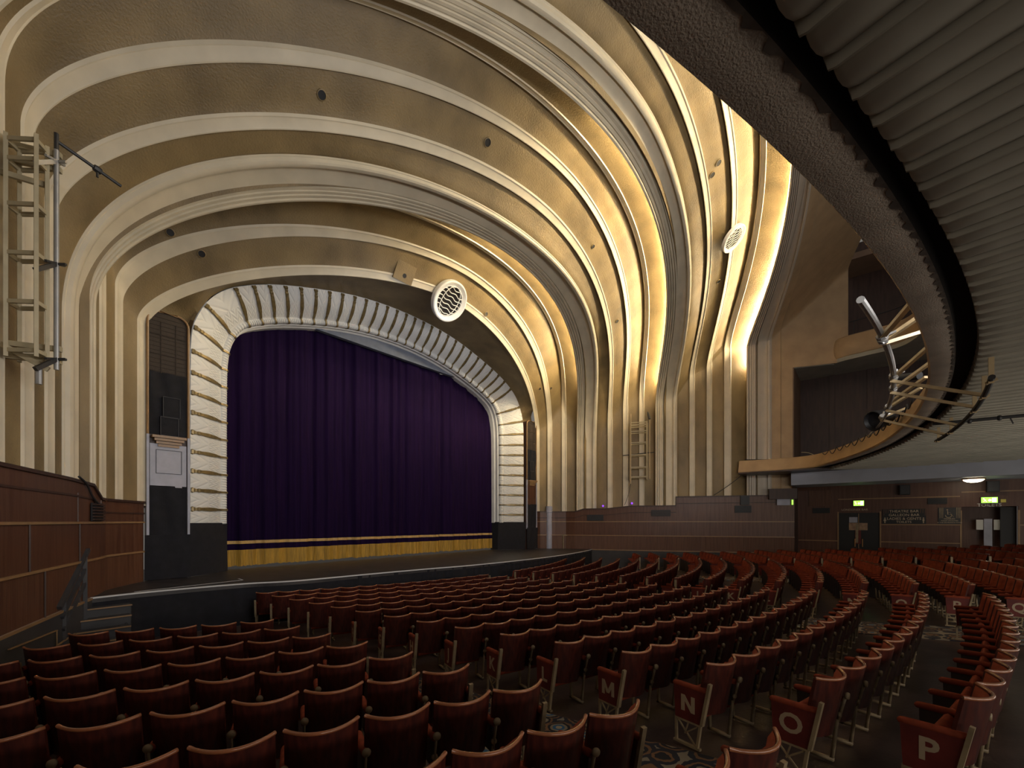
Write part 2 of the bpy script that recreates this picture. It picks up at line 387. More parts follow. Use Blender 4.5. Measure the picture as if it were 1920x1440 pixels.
rows = []
for k in range(npan*3+1):
    a, b, n, tg = pros_at(seg(k, 3))
    rows.append([lerp(a, b, .93)+n*.03, lerp(a, b, .95)+n*.06, lerp(a, b, .99)+n*.06, b+n*.03, b+Vector((0, .12, 0)), b+Vector((0, .14, 0))+(b-a).normalized()*.07, b+Vector((0, .42, 0))+(b-a).normalized()*.07])
mb = MB(); mb.grid(rows); part(mb, 'inner_lip', 'lilac', pros, True).data.materials[0] = M['white']
for s in STRAPS:
    mb = MB(); rr = []
    for i in range(33):
        u = i/32*.94; a, b, n, tg = pros_at(min(s, TOT-1e-6))
        w = .050+.035*max(0, 1-abs(u-.03)/.045)+.022*max(0, 1-abs(u-.16)/.03)+.016*math.sin(PI*min(1, max(0, (u-.2)/.4)))-(.012 if u > .6 else 0)
        bead = .02*abs(math.sin(u*52)) if (u < .2 or .6 < u < .82) else .012
        c = lerp(a, b, u)+n*(bulge(u)+.02)
        rr.append([c-tg*w, c-tg*w*.75+n*(.035+bead), c+tg*w*.75+n*(.035+bead), c+tg*w])
    mb.grid(rr); part(mb, 'strap', 'strap', pros, True)
for sx in (1, -1):   # black masking cloth below the plaster
    mb = MB(); pts = [(8.36, 5.42), (7.75, 5.68), (7.02, 6.42), (7.02, 7.0)]
    n = 14; rows = []
    for z in [1.135+(2.76-1.135)*i/n for i in range(n+1)]:
        rows.append([Vector((sx*(x+.012*math.sin(z*3+y*5)), y-.03+.015*math.sin(z*2.2+x*6), z)) for x, y in pts])
    mb.grid(rows)
    tag(mb.build('masking_cloth', 'black_cloth', smooth=True), 'black cloth wrapped round the foot of the proscenium, %s' % ('far side of the stage' if sx > 0 else 'near side by the steps'), 'cloth', 'masking cloths')
# soffit between surround and first rib
mb = MB(); A = resample(pout, 120); P0, N0 = ARC['r0']; i0 = next(i for i in range(len(P0)) if P0[i].z > 2.9)
B = resample([p for p in P0 if p.z >= 2.89], 120); NB = resample(N0[:], len(P0))
dyt = lambda z, u: Vector((0, .30*min(max((9.2-z)/.35, 0), 1) if 0 < u else 0, 0))
rows = [[dyt(A[i].z, u)+lerp(A[i], B[i], u)+Vector((0, 0, .16*u+.05 if u > 0 and A[i].z > 9.5 else .0))+Vector((math.copysign(.12*u, A[i].x) if u > 0 and A[i].z <= 9.5 else 0, .0, 0)) for i in range(120)] for u in (0, .12, .4, .7, 1.0)]
mb.grid(rows); mb.build('trim_%d' % tn, 'gold', smooth=True, kind='structure'); tn += 1
# ------------------------------------------------------------------ curtain
cur = thing('house_curtain', 'deep purple velvet house curtain with gold bands and fringe on the stage', 'curtain', (0, 6.95, 1.2))
def fold(x): return .075*math.sin(x*5.6+.8*math.sin(x*1.3))+.04*math.sin(x*13.3+1.1*math.sin(x*2.1))+.012*math.sin(x*29)-.11*max(0, math.sin(x*2.3+.6+.5*math.sin(x)))**14
def drape(z0, z1, name, m, off=0, nz=6, wob=0):
    xs = [-7.45+14.9*i/420 for i in range(421)]; rows = []
    for j in range(nz+1):
        z = lerp(z0, z1, j/nz)
        k = 1-.35*max(0, (z-2)/9)
        rows.append([Vector((x, 6.95-fold(x)*k-off, z+(wob*abs(math.sin(x*9+math.sin(x*4)*2))*random.uniform(.3, 1) if j == 0 else 0))) for x in xs])
    mb = MB(); mb.grid(rows); return part(mb, name, m, cur, True)
drape(1.60, 10.62, 'drape', 'purple', 0, 10)
drape(2.00, 2.11, 'gold_band', 'braid', .012, 1)
drape(1.66, 1.785, 'fringe_heading', 'braid', .016, 1).data.materials[0] = M['fringe']
drape(1.19, 1.70, 'fringe', 'fringe', .008, 4, .05)
mb = MB(); mb.box((-7.6, 6.72, 10.58), (7.6, 6.80, 11.6)); mb.box((-7.6, 6.66, 10.55), (7.6, 6.86, 10.63))
tag(mb.build('border_cloth', 'grey_border'), 'blue-grey border hung flat above the purple curtain', 'border')
# ------------------------------------------------------------------ stage
EDGE = [(-10.86, 2.72), (-9.65, 2.80), (-7.88, 2.56), (-6.62, 2.05), (-4.33, 1.83), (-2.31, 1.58), (-.55, 1.28), (1.86, 1.14), (4.68, 1.18), (6.9, 1.42), (8.87, 1.78), (10.2, 2.1), (11.0, 2.35)]
ed = catmull([(x, y, 1.13) for x, y in EDGE], 8)
stg = thing('stage', 'dark bare stage with white front edge line below the curtain', 'stage', (0, 4, 0))
mb = MB(); n = len(ed); top = [Vector((p.x, p.y, 1.13)) for p in ed]+[Vector((10.45, 3.9, 1.13)), Vector((9.40, 5.3, 1.13)), Vector((9.3, 9, 1.13)), Vector((-9.3, 9, 1.13)), Vector((-9.40, 5.3, 1.13)), Vector((-10.45, 3.9, 1.13))]
mb.prism(top, (0, 0, -.12)); part(mb, 'platform', 'stage', stg)
mb = MB(); rows = []
edf = resample(ed, 500)
for z in (1.09, .8, .5, .25, .0):
    rows.append([p+Vector((.0, (.03+.035*math.sin(p.x*17+2*math.sin(p.x*3))*(1 if p.x > -5.2 else .15)+.02*math.sin(p.x*5+z*3))*(1-z*.55), z-1.13)) for p in edf])
mb.grid(rows); part(mb, 'skirt_cloth', 'black_cloth', stg, True)
mb = MB(); mb.grid([[p+Vector((0, -.012, .004)) for p in ed], [p+Vector((0, .035, .004)) for p in ed]]); mb.grid([[p+Vector((0, -.012, .004)) for p in ed], [p+Vector((0, -.012, -.03)) for p in ed]])
part(mb, 'edge_line', 'tape', stg)
mb = MB(); mb.bar((-10.06, 2.98, 1.134), (-7.62, 3.30, 1.134), .04, .004); mb.bar((-7.62, 3.30, 1.134), (-7.58, 3.75, 1.134), .04, .004); part(mb, 'tape_mark', 'tape', stg)
# steps up to the stage
st = thing('stage_steps', 'black painted wooden steps with pale nosings up to the stage corner', 'steps', (-10.65, 2.2, 0))
for i in range(5):
    z = .93-.19*i; y1 = 2.68-.27*i; xs = -.055*i
    mb = MB(); mb.box((-11.05+xs, y1-.29, 0), (-10.22+xs, y1, z-.012)); mb.box((-11.06+xs, y1-.31, z-.03), (-10.20+xs, y1, z)); part(mb, 'tread', 'skirt_grey', st)
    mb = MB(); mb.box((-11.06+xs, y1-.318, z-.022), (-10.20+xs, y1-.29, z+.004)); part(mb, 'nosing', 'rail', st)
mb = MB(); mb.prism([(-10.19, 2.68, .9), (-10.19, 2.68, 0), (-10.60, 1.25, 0), (-10.60, 1.3, .12)], (.03, 0, 0)); part(mb, 'string_board', 'skirt_grey', st)
hr = thing('stair_handrail', 'dark slatted handrail beside the black stage steps', 'handrail', (-11.14, 2.0, 0))
for nm, p, q, w in (('post', (-10.98, 2.30, .4), (-10.98, 2.30, 2.06), .07), ('post', (-11.38, 1.30, 0), (-11.38, 1.30, 1.36), .06), ('top_rail', (-10.91, 2.48, 2.20), (-11.46, 1.08, 1.20), .07),
                    ('lower_rail', (-10.98, 2.30, 1.80), (-11.42, 1.18, 1.0), .06), ('lower_rail', (-10.98, 2.30, 1.5), (-11.40, 1.24, .76), .06)):
    mb = MB(); mb.bar(p, q, w); part(mb, nm, 'skirt_grey', hr)
# ------------------------------------------------------------------ wood dado walls
def wallx(y): return 11.93-.4*y
def dado(sx, name):
    ys = [-7.5, -6.3, -4.2, -2.06, -2.05, -.6, .3, 1.6, 2.8, 3.3]
    path = [(wallx(y), y) for y in ys]+[(10.45, 3.85), (10.08, 4.40), (9.74, 4.85), (9.5, 5.12), (9.45, 5.30)]
    if sx < 0: path = [(wallx(y), y) for y in (-12, -9.5)]+path
    def top(y):
        if sx > 0: return 4.22 if y < -2.05 else (3.72 if y < .35 else (3.58 if y < 3.2 else 3.42))
        return 3.68 if y < 2.75 else (3.68-(y-2.75)*.62 if y < 3.25 else 3.37)
    P = [Vector((sx*x, y, 0)) for x, y in path]
    Nn = []
    for i in range(len(P)):
        d = (P[min(i+1, len(P)-1)]-P[max(i-1, 0)]).normalized(); nn = Vector((-d.y, d.x, 0))
        if nn.x*sx > 0: nn = -nn
        Nn.append(nn)
    def strip(z0, z1, out, m, nm, parent=None):
        mb = MB(); rows = [[], [], [], []]
        for p, n, (x, y) in zip(P, Nn, path):
            a = z0(y) if callable(z0) else z0; b = z1(y) if callable(z1) else z1
            rows[0].append(p+Vector((0, 0, a))-n*.0); rows[1].append(p+n*out+Vector((0, 0, a))); rows[2].append(p+n*out+Vector((0, 0, b))); rows[3].append(p-n*.12+Vector((0, 0, b)))
        mb.grid(rows); return mb.build(nm, m, parent, kind=None if parent else 'structure')
    w = strip(0, 1.08, .02, 'skirt_grey', name)
    strip(1.13, 1.94, .0, 'wood_reed', 'lower_panel', w); strip(1.98, 2.76, .0, 'wood', 'middle_panel', w); strip(2.80, lambda y: top(y)-.05, .01, 'wood', 'upper_panel', w)
    for z in (1.08, 1.94, 2.76): strip(z, z+.045, .035, 'rail', 'dado_rail', w)
    strip(lambda y: top(y)-.06, top, .05, 'wood_dark', 'cap_rail', w)
    if sx > 0:
        strip(lambda y: top(y)-.42, lambda y: top(y)-.38, .03, 'wood_dark', 'dado_rail', w)
    else:
        strip(lambda y: top(y)-.36, lambda y: top(y)-.32, .03, 'wood_dark', 'dado_rail', w)
    return w
dado(1, 'wall_right'); dado(-1, 'wall_left')
# ------------------------------------------------------------------ floor (raked, polar) and aisles
R0, PIT, S1, S2 = 15.9896, .876, .0202, .0015
XL, XC = 7.767, .7214
def rowz(m): m = max(m, 0); return S1*m+S2*m*m
def floor_z(x, y): return rowz((math.hypot(x, y-R0)-R0)/PIT)
mb = MB(); rows = []
for k in range(34):
    R = 10+k*.75; rows.append([])
    for j in range(81):
        a = -1.05+2.1*j/80; x, y = R*math.sin(a), R0-R*math.cos(a); rows[-1].append(Vector((x, y, floor_z(x, y)-.004)))
mb.grid(rows); mb.build('floor', 'floor', smooth=True, kind='structure')
def carpet(x0f, x1f, y0, y1, label, n=60):
    mb = MB(); rows = []
    for i in range(n+1):
        y = lerp(y0, y1, i/n); xa, xb = x0f(y), x1f(y)
        rows.append([Vector((lerp(xa, xb, t), y, floor_z(lerp(xa, xb, t), y)+.012)) for t in (0, .25, .5, .75, 1)])
    mb.grid(rows); mb.grid([[r[0] for r in rows], [r[0]-Vector((0, 0, .02)) for r in rows]]); mb.grid([[r[-1] for r in rows], [r[-1]-Vector((0, 0, .02)) for r in rows]])
    return tag(mb.build('aisle_carpet', 'carpet'), label, 'carpet', 'aisle carpets')
carpet(lambda y: -9.12, lambda y: -7.80, 1.2, -13, 'patterned dark carpet down the near aisle beside the lettered end seats')
carpet(lambda y: -.70, lambda y: .70, .9, -14.5, 'patterned blue and cream carpet down the centre aisle')
carpet(lambda y: 7.80, lambda y: 9.12, 1.2, -16, 'patterned dark carpet down the far aisle')
# ------------------------------------------------------------------ seats
HW = .2515
def seat_meshes():
    D = {}
    us = [i/8*2-1 for i in range(9)]
    def back(u, v, off=0):
        z = .36+.54*v; y = .105*(1-v)-.125*(1-u*u)+.055+off
        return Vector((u*.2505, y, z+.014*abs(u)**3*v))
    mb = MB(); vs = [i/6 for i in range(7)]
    mb.grid([[back(u, v) for u in us] for v in vs]); mb.grid([[back(u, v, .026) for u in us] for v in vs])
    for u in (-1, 1): mb.grid([[back(u, v), back(u, v, .026)] for v in vs])
    mb.grid([[back(u, 1), back(u, 1, .026)] for u in us]); D['backrest'] = mb.mesh('backrest', 'shell', True)
    mb = MB(); mb.tube([back(u, 1, .012) for u in [i/12*2-1 for i in range(13)]], .0145, 8); D['top_rim'] = mb.mesh('top_rim', 'rim', True)
    mb = MB(); rows = []
    for v in (.06, .1, .3, .55, .8, .95, .985): rows.append([back(u*.93, v, .03+(.045 if .08 < v < .97 and abs(u) < .99 else .0)) for u in us])
    mb.grid(rows); D['back_cushion'] = mb.mesh('back_cushion', 'plush', True)
    mb = MB(); rows = []
    for k in range(12):   # tipped-up seat: a rounded slab
        a = 2*PI*k/12; cy, cz = .195+.052*math.cos(a)*(1.0), .46+.165*math.copysign(abs(math.sin(a))**.6, math.sin(a))
        rows.append([Vector((x, cy+(cz-.46)*.18, cz)) for x in (-.2, -.19, 0, .19, .2)])
    rows.append(rows[0]); mb.grid(rows)
    for e in (0, -1): mb.add([r[e] for r in rows[:-1]], [tuple(range(12))])
    D['seat_cushion'] = mb.mesh('seat_cushion', 'plush', True)
    def arm(x):
        mb = MB(); n = 10; rows = []
        for y, rz, rx in ((.03, .022, .026), (.05, .03, .031), (.2, .031, .032), (.40, .031, .033), (.435, .026, .028), (.447, .010, .012)):
            rows.append([Vector((x+rx*math.cos(2*PI*k/n), y, .625+rz*math.sin(2*PI*k/n)-(.02*(y-.2)))) for k in range(n)])
        mb.grid(rows, True, cap=True); return mb
    D['armrest'] = arm(-HW).mesh('armrest', 'plush', True)
    D['armrest_far'] = arm(HW).mesh('armrest', 'plush', True)
    def standard(x, m='iron'):
        mb = MB()
        mb.lathe([(.0, -.016), (.03, -.014), (.034, 0), (.03, .014), (0, .016)], (x, -.005, .665), (0, 1, 0), 12)
        mb.bar((x, .008, .66), (x, .07, .40), .026, .014)
        mb.lathe([(.0, -.014), (.026, -.012), (.028, 0), (.024, .012), (0, .014)], (x, .055, .47), (0, 1, 0), 10)
        mb.bar((x, .075, .42), (x, .12, .0), .03, .02); mb.bar((x, .10, .02), (x, .36, .02), .03, .03); mb.bar((x, .33, .0), (x, .34, .34), .03, .03)
        return mb
    D['leg_standard'] = standard(-HW).mesh('leg_standard', 'iron', True); D['leg_standard_far'] = standard(HW).mesh('leg_standard', 'iron', True)
    def side(x):
        mb = MB(); mb.prism([(x-.012, .09, .36), (x-.012, .41, .36), (x-.012, .415, .60), (x-.012, .06, .60)], (.024, 0, 0)); return mb
    D['side_panel'] = side(-HW).mesh('side_panel', 'iron_dark')
    D['side_panel_far'] = side(HW).mesh('side_panel', 'iron_dark')
    def endp(x, sx):
        mb = MB(); mb.prism([(x-.016, .115, .27), (x-.016, .405, .27), (x-.016, .425, .61), (x-.016, .05, .61)], (.032, 0, 0)); return mb
    D['end_panel'] = endp(-HW-.012, -1).mesh('end_panel', 'panel_red'); D['end_panel_far'] = endp(HW+.012, 1).mesh('end_panel', 'panel_red')
    def endf(x):
        mb = MB(); mb.bar((x-.01, .105, .26), (x-.01, .41, .26), .022, .018); mb.bar((x, .40, 0), (x, .405, .27), .024, .024); mb.bar((x, .16, 0), (x, .12, .27), .026, .03)
        mb.bar((x, .39, .25), (x, .17, .02), .014); mb.bar((x, .15, .24), (x, .30, .12), .014); mb.bar((x, .30, .12), (x, .26, .25), .012); mb.bar((x, .12, .012), (x, .43, .012), .035, .024)
        mb.bar((x-.006, .10, .27), (x-.006, .012, .72), .03, .045); mb.bar((x-.004, .16, .33), (x-.004, .10, .56), .02, .022)
        return mb
    D['end_frame'] = endf(-HW-.012).mesh('end_frame', 'iron'); D['end_frame_far'] = endf(HW+.012).mesh('end_frame', 'iron')
    return D
SM = seat_meshes()
SUB = {'top_rim': 'backrest'}
def seat_parts(left_end, right_end):
    ps = ['backrest', 'top_rim', 'back_cushion', 'seat_cushion', 'armrest']
    ps += ['end_panel', 'end_frame'] if left_end else ['side_panel', 'leg_standard']
    if right_end == 'end': ps += ['armrest_far', 'end_panel_far', 'end_frame_far', ]
    return ps
def seat_pose(x_frac_angle, Rn, m):
    a = x_frac_angle; x, y = Rn*math.sin(a), R0-Rn*math.cos(a)
    return Vector((x, y, rowz(m))), a
LET = 'ABCDEFGHJKLMNOPQRSTUVW'
LM = [text_mesh(ch, 'row_letter', .25, 'letter', .002, .006 if ch not in 'MNW' else 0) for ch in LET]
for ch, bars in (('M', ((-.075, -1, -.075, 1), (.075, -1, .075, 1), (-.075, 1, 0, -.7), (.075, 1, 0, -.7))), ('N', ((-.058, -1, -.058, 1), (.058, -1, .058, 1), (-.058, 1, .058, -1)))):
    mbl = MB()
    for i_, (xa, ya, xb, yb) in enumerate(bars):
        w_, z_ = .021, .002+.0003*i_; mbl.prism([(xa-w_, ya*.084, -.002), (xa+w_, ya*.084, -.002), (xb+w_, yb*.084, -.002), (xb-w_, yb*.084, -.002)], (0, 0, .002+z_))
    LM[LET.index(ch)] = mbl.mesh('row_letter', 'letter')
ORD = ['first', 'second', 'third', 'fourth', 'fifth', 'sixth', 'seventh', 'eighth', 'ninth', 'tenth', 'eleventh', 'twelfth', 'thirteenth', 'fourteenth', 'fifteenth', 'sixteenth', 'seventeenth', 'eighteenth', 'nineteenth', 'twentieth', 'last']
cands = []
for m in range(16):            # block between near aisle and centre aisle
    Rn = R0+PIT*m; a0, a1 = -math.asin(XL/Rn), -math.asin(XC/Rn)
    for k in range(14):
        p, a = seat_pose(lerp(a0, a1, (k+.5)/14), Rn, m); cands.append(dict(p=p, a=a, m=m, k=k, n=14, b='near'))
for m in range(0, 19):         # block beyond the centre aisle
    Rn = R0+PIT*m; a0, a1 = math.asin(XC/Rn), math.asin(XL/Rn)
    for k in range(14):
        p, a = seat_pose(lerp(a0, a1, (k+.5)/14), Rn, m); cands.append(dict(p=p, a=a, m=m, k=k, n=14, b='far'))
for m in range(4, 22):         # block along the far wall
    Rn = R0+PIT*m+.2
    for k in range(9):
        x = XL+1.33+.503*(k+.5); a = math.asin(x/Rn); p, a = seat_pose(a, Rn, m)
        if p.x+.5 < 12.05-.4*p.y-.5 and p.x < 15.6: cands.append(dict(p=p, a=a, m=m, k=k, n=9, b='wall'))
for m, n in ((5, 5), (6, 6), (7, 8), (8, 8), (9, 8), (10, 8), (11, 8), (12, 8), (13, 5)):   # block by the near wall
    Rn = R0+.892*m+.09
    for k in range(n):
        x = -(XL+1.323+.503*(k+.5)); a = math.asin(x/Rn); p, a = seat_pose(a, Rn, m); p.z += .012
        cands.append(dict(p=p, a=a, m=m, k=k, n=n, b='side'))
vis = []
for c in cands:
    d = in_view(c['p']+Vector((0, 0, .9)))
    if d: c['d'] = d; vis.append(c)
vis.sort(key=lambda c: c['d'])
near, rest = vis[:300], vis[300:]
for c in near:
    k, m, b = c['k'], c['m'], c['b']
    le = (b in ('near', 'far') and k == 0) or (b == 'side' and k == c['n']-1 and m < 7)
    re = 'end' if (b == 'near' and k == 13) or (b == 'far' and k == 13) or (b == 'side' and k == 0) else None
    if b == 'wall': le = k == 0
    seat = ORD[k]
    if b == 'near':
        lab = ('red tip-up seat at the aisle end, cream letter %s on its end panel' % LET[m]) if k == 0 else 'red tip-up seat, %s from the lettered end seat of the row marked %s' % (seat, LET[m])
    elif b == 'side':
        lab = 'mahogany-backed tip-up seat, %s from the carpeted aisle, %s row of the near side block' % (seat, ORD[m-5])
    elif b == 'far':
        lab = 'red tip-up seat beyond the centre aisle, %s from that aisle, %s row from the stage' % (seat, ORD[m])
    else:
        lab = 'red tip-up seat by the far wall, %s from the aisle, %s row from the stage' % (seat, ORD[m])
    grp = dict(near='seats between the near aisle and the centre aisle', side='seats by the near wall', far='seats beyond the centre aisle', wall='seats by the far wall')[b]
    t = thing('theatre_seat', lab, 'seat', c['p'], c['a'], grp); made = {}
    for nm in seat_parts(le, re):
        o = bpy.data.objects.new(nm.replace('_far', ''), SM[nm]); COL.objects.link(o); made[nm] = o
        o.parent = made[SUB[nm]] if nm in SUB else t
    if le and b in ('near', 'far'):
        mt = Matrix(((0, 0, -1, -HW-.012-.017), (-1, 0, 0, .255), (0, 1, 0, .445), (0, 0, 0, 1)))
        o = bpy.data.objects.new('row_letter', LM[m]); COL.objects.link(o); o.parent = made['end_panel']; o.matrix_local = mt
mb = MB()
def lowseat(mb, c):
    mx = Matrix.Translation(c['p']) @ Matrix.Rotation(c['a'], 4, 'Z')
    def add(me, mi):
        mb.cur = mi; mb.add([mx @ v.co for v in me.vertices], [tuple(f.vertices) for f in me.polygons])
    us = (-1, -.5, 0, .5, 1)
    def back(u, v, off=0): return mx @ Vector((u*.2505, .105*(1-v)-.125*(1-u*u)+.055+off, .36+.54*v))
    mb.cur = 0; mb.grid([[back(u, v) for u in us] for v in (0, 1)]); mb.cur = 1; mb.grid([[back(u, 1, -.012)+Vector((0, 0, .0)) for u in us], [back(u, 1, -.008)+Vector((0, 0, .018)) for u in us], [back(u, 1, .03)+Vector((0, 0, .016)) for u in us]])
    mb.cur = 2; mb.grid([[back(u, v, .05) for u in us] for v in (.06, .98)]); mb.box((-.2, .15, .30), (.2, .24, .62), mx); mb.box((-HW-.03, .03, .595), (-HW+.03, .44, .655), mx)
    mb.cur = 3; mb.box((-HW-.012, .07, 0), (-HW+.012, .40, .6), mx)
    le = c['k'] == 0 and c['b'] != 'side'; re = c['k'] == c['n']-1
    if re or le:
        x = HW if re else -HW
        mb.cur = 2; mb.box((x-.03, .03, .595), (x+.03, .44, .655), mx)
        mb.cur = 4; mb.box((x-.02, .07, .27), (x+.02, .42, .6), mx); mb.cur = 5; mb.box((x-.02, -.01, .25), (x+.02, .05, .86), mx); mb.box((x-.015, .38, 0), (x+.015, .41, .27), mx)
for c in rest: lowseat(mb, c)
if rest: tag(mb.build('distant_theatre_seats', ['shell', 'rim', 'plush', 'iron_dark', 'panel_red', 'iron'], kind='stuff'), 'distant curved rows of red tip-up seats towards the far wall', 'seats')
# ------------------------------------------------------------------ loudspeaker towers either side of the proscenium
def tower(sx, near):
    yf = 5.30
    t = thing('speaker_tower', 'tall speaker tower with brown grille top %s' % ('and lilac panel beside the near wooden wall' if near else 'beyond the far side of the stage'), 'speaker tower', (sx*8.88, 5.45, 1.13), 0, 'speaker towers')
    xo, xi = 9.36, 8.40
    def P(x, z, y=yf): return Vector((sx*x, y, z))
    outl = [(xo, 2.35)]+[(xo-.27+.27*math.cos(q*PI/10), 8.60+.27*math.sin(q*PI/10)) for q in range(6)]+[(xi+.27-.27*math.sin(q*PI/10), 8.60+.27*math.cos(q*PI/10)) for q in range(6)]+[(xi, 2.35)]
    mb = MB(); mb.prism([P(x, z, yf+.06) for x, z in [(xo, 1.13)]+outl[1:-1]+[(xi, 1.13)]], (0, .3, 0)); part(mb, 'case', 'wood_dark', t)
    mb = MB(); mb.tube([P(x, z) for x, z in outl], .032, 8); part(mb, 'frame', 'rail', t, True)
    mb = MB()
    for x in (xo, xi): mb.bar(P(x, 2.35), P(x, 5.3), .07, .06)
    part(mb, 'lower_frame', 'lilac', t)
    mb = MB(); mb.add([P(x, z, yf+.03) for x, z in [(9.34, 7.14)]+outl[1:-1]+[(8.42, 7.05)]], [tuple(range(len(outl)))])
    for k in range(14): z = 7.15+k*.12; mb.bar(P(9.31, z, yf+.025), P(8.45, z, yf+.025), .012, .012)
    for x in (9.05, 8.7): mb.bar(P(x, 7.1, yf+.02), P(x, 8.6, yf+.02), .016, .012)
    for z in (7.65, 8.2): mb.bar(P(9.3, z, yf+.02), P(8.45, z, yf+.02), .02, .012)
    part(mb, 'grille_panel', 'grille_cloth', t)
    def cloth(z0, z1, y, nm):
        mb = MB(); rows = []
        for j in range(13):
            z = lerp(z0, z1, j/12); rows.append([P(lerp(9.32, 8.44, i/14), z, y-.015-.02*math.sin(i*.9+z*2)-.02*math.sin(z*5+i*.4)*.5) for i in range(15)])
        mb.grid(rows); part(mb, nm, 'black_cloth', t, True)
    cloth(5.32, 7.12, yf+.02, 'speaker_drape')
    for z0, z1, xa, xb in ((5.83, 6.42, 8.62, 9.02), (5.30, 5.84, 8.66, 9.08)):
        mb = MB(); mb.box((min(sx*xa, sx*xb), yf-.06, z0), (max(sx*xa, sx*xb), yf+.1, z1)); part(mb, 'loudspeaker', 'black_cloth', t)
        mb = MB()
        for p, q in (((xa, z0), (xb, z0)), ((xb, z0), (xb, z1)), ((xb, z1), (xa, z1)), ((xa, z1), (xa, z0))): mb.bar(P(p[0], p[1], yf-.065), P(q[0], q[1], yf-.065), .018, .012)
        part(mb, 'speaker_edge', 'skirt_grey', t)
    mb = MB()
    for k, (z, d) in enumerate(((5.28, .16), (5.2, .13), (5.12, .08), (5.04, .04))): mb.box((sx*8.88-.40+.05*k, yf-d, z-.07), (sx*8.88+.40-.05*k, yf+.08, z))
    part(mb, 'ledge', 'rail', t)
    mb = MB(); mb.box((sx*8.88-.43, yf, 3.80), (sx*8.88+.43, yf+.06, 5.05)); part(mb, 'panel', 'lilac' if near else 'wood', t)
    mb = MB()
    for p, q in (((8.57, 4.2), (9.17, 4.2)), ((9.17, 4.2), (9.17, 4.88)), ((9.17, 4.88), (8.57, 4.88)), ((8.57, 4.88), (8.57, 4.2))): mb.bar(P(p[0], p[1], yf-.004), P(q[0], q[1], yf-.004), .02, .012)
    part(mb, 'hatch_edge', 'skirt_grey' if near else 'wood_dark', t)
    cloth(2.4, 3.84, yf+.0, 'upper_cloth'); 
    mb = MB(); rows = []
    for j in range(9):
        z = lerp(1.14, 2.42, j/8); rows.append([P(lerp(9.44, 8.36, i/14), z, yf-.05-.015*math.sin(i*.8+z*3)) for i in range(15)])
    mb.grid(rows); part(mb, 'lower_cloth', 'black_cloth', t, True)
tower(-1, True); tower(1, False)
# ------------------------------------------------------------------ circle balcony
BC = Vector((0, 19.3, 0))
def bpt(R, a, z): return Vector((R*math.sin(a), BC.y-R*math.cos(a), z))
A0, A1 = -.56, .405
nb = 150
def nk_(a): return min(max((-a-.12)/.2, 0), 1)
def frontpath(R, dk=0):
    arc = [bpt(R+dk*nk_(lerp(A0, A1, i/nb)), lerp(A0, A1, i/nb), 0) for i in range(nb+1)]
    d = 30.75-R    # towards the stage is positive
    tail = catmull([arc[-1], Vector((13.0-d*.6, -8.55+d*.6, 0)), Vector((13.62-d*.9, -7.9+d*.35, 0)), Vector((13.92-d, -7.2, 0)), Vector((14.02-d, -6.2, 0)), Vector((14.05-d, -5.0+d*.4, 0))], 6)
    return arc+tail[1:]
fp = frontpath(30.75); NP = len(fp)
def zb(i): return 5.30+.17*max(0, (i-nb*.8)/(NP-1-nb*.8))
def zt(i): return 5.72+.42*max(0, (i-nb*.55)/(NP-1-nb*.55))
bal = thing('circle_balcony', 'great curved circle balcony with tan front and ribbed soffit overhead', 'balcony', (0, -11.5, 5.3))
inn = [frontpath(30.75+r) for r in (.02, .05, .14, .32)]
mb = MB(); mb.grid([[Vector((p.x, p.y, zb(i))) for i, p in enumerate(fp)], [Vector((p.x, p.y, zb(i)+.05))+(inn[0][i]-p)*-1.5 for i, p in enumerate(fp)],
    [Vector((inn[0][i].x, inn[0][i].y, lerp(zb(i), zt(i), .5))) for i in range(NP)], [Vector((inn[1][i].x, inn[1][i].y, zt(i)-.03)) for i in range(NP)], [Vector((inn[2][i].x, inn[2][i].y, zt(i))) for i in range(NP)],
    [Vector((inn[3][i].x, inn[3][i].y, zt(i))) for i in range(NP)], [Vector((inn[3][i].x, inn[3][i].y, 5.55)) for i in range(NP)]])
part(mb, 'front', 'tan', bal, True)
e1, e2, e3 = frontpath(31.02, .055), frontpath(31.04, .055), frontpath(31.32, -.06)
mb = MB(); rows = [[Vector((lerp(fp[i].x, e1[i].x, u), lerp(fp[i].y, e1[i].y, u), zb(i)-.012*math.sin(PI*u))) for i in range(NP)] for u in (0, .25, .5, .75, 1)]
mb.grid(rows); part(mb, 'plaster_band', 'band', bal, True)
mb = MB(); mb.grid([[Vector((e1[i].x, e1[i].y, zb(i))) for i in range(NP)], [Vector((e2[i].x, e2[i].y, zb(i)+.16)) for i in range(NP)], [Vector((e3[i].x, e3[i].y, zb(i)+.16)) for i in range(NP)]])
part(mb, 'trough', 'recess_shade', bal)
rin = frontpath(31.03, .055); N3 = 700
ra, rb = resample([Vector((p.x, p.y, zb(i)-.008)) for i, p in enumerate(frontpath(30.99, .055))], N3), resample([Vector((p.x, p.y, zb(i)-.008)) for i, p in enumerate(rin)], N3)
mb = MB(); mb.grid([[lerp(a, b, (.25 if k % 4 < 2 else .8)+random.uniform(-.7, .1)) for k, (a, b) in enumerate(zip(ra, rb))], rb]); part(mb, 'sooty_edge', 'stain', bal)
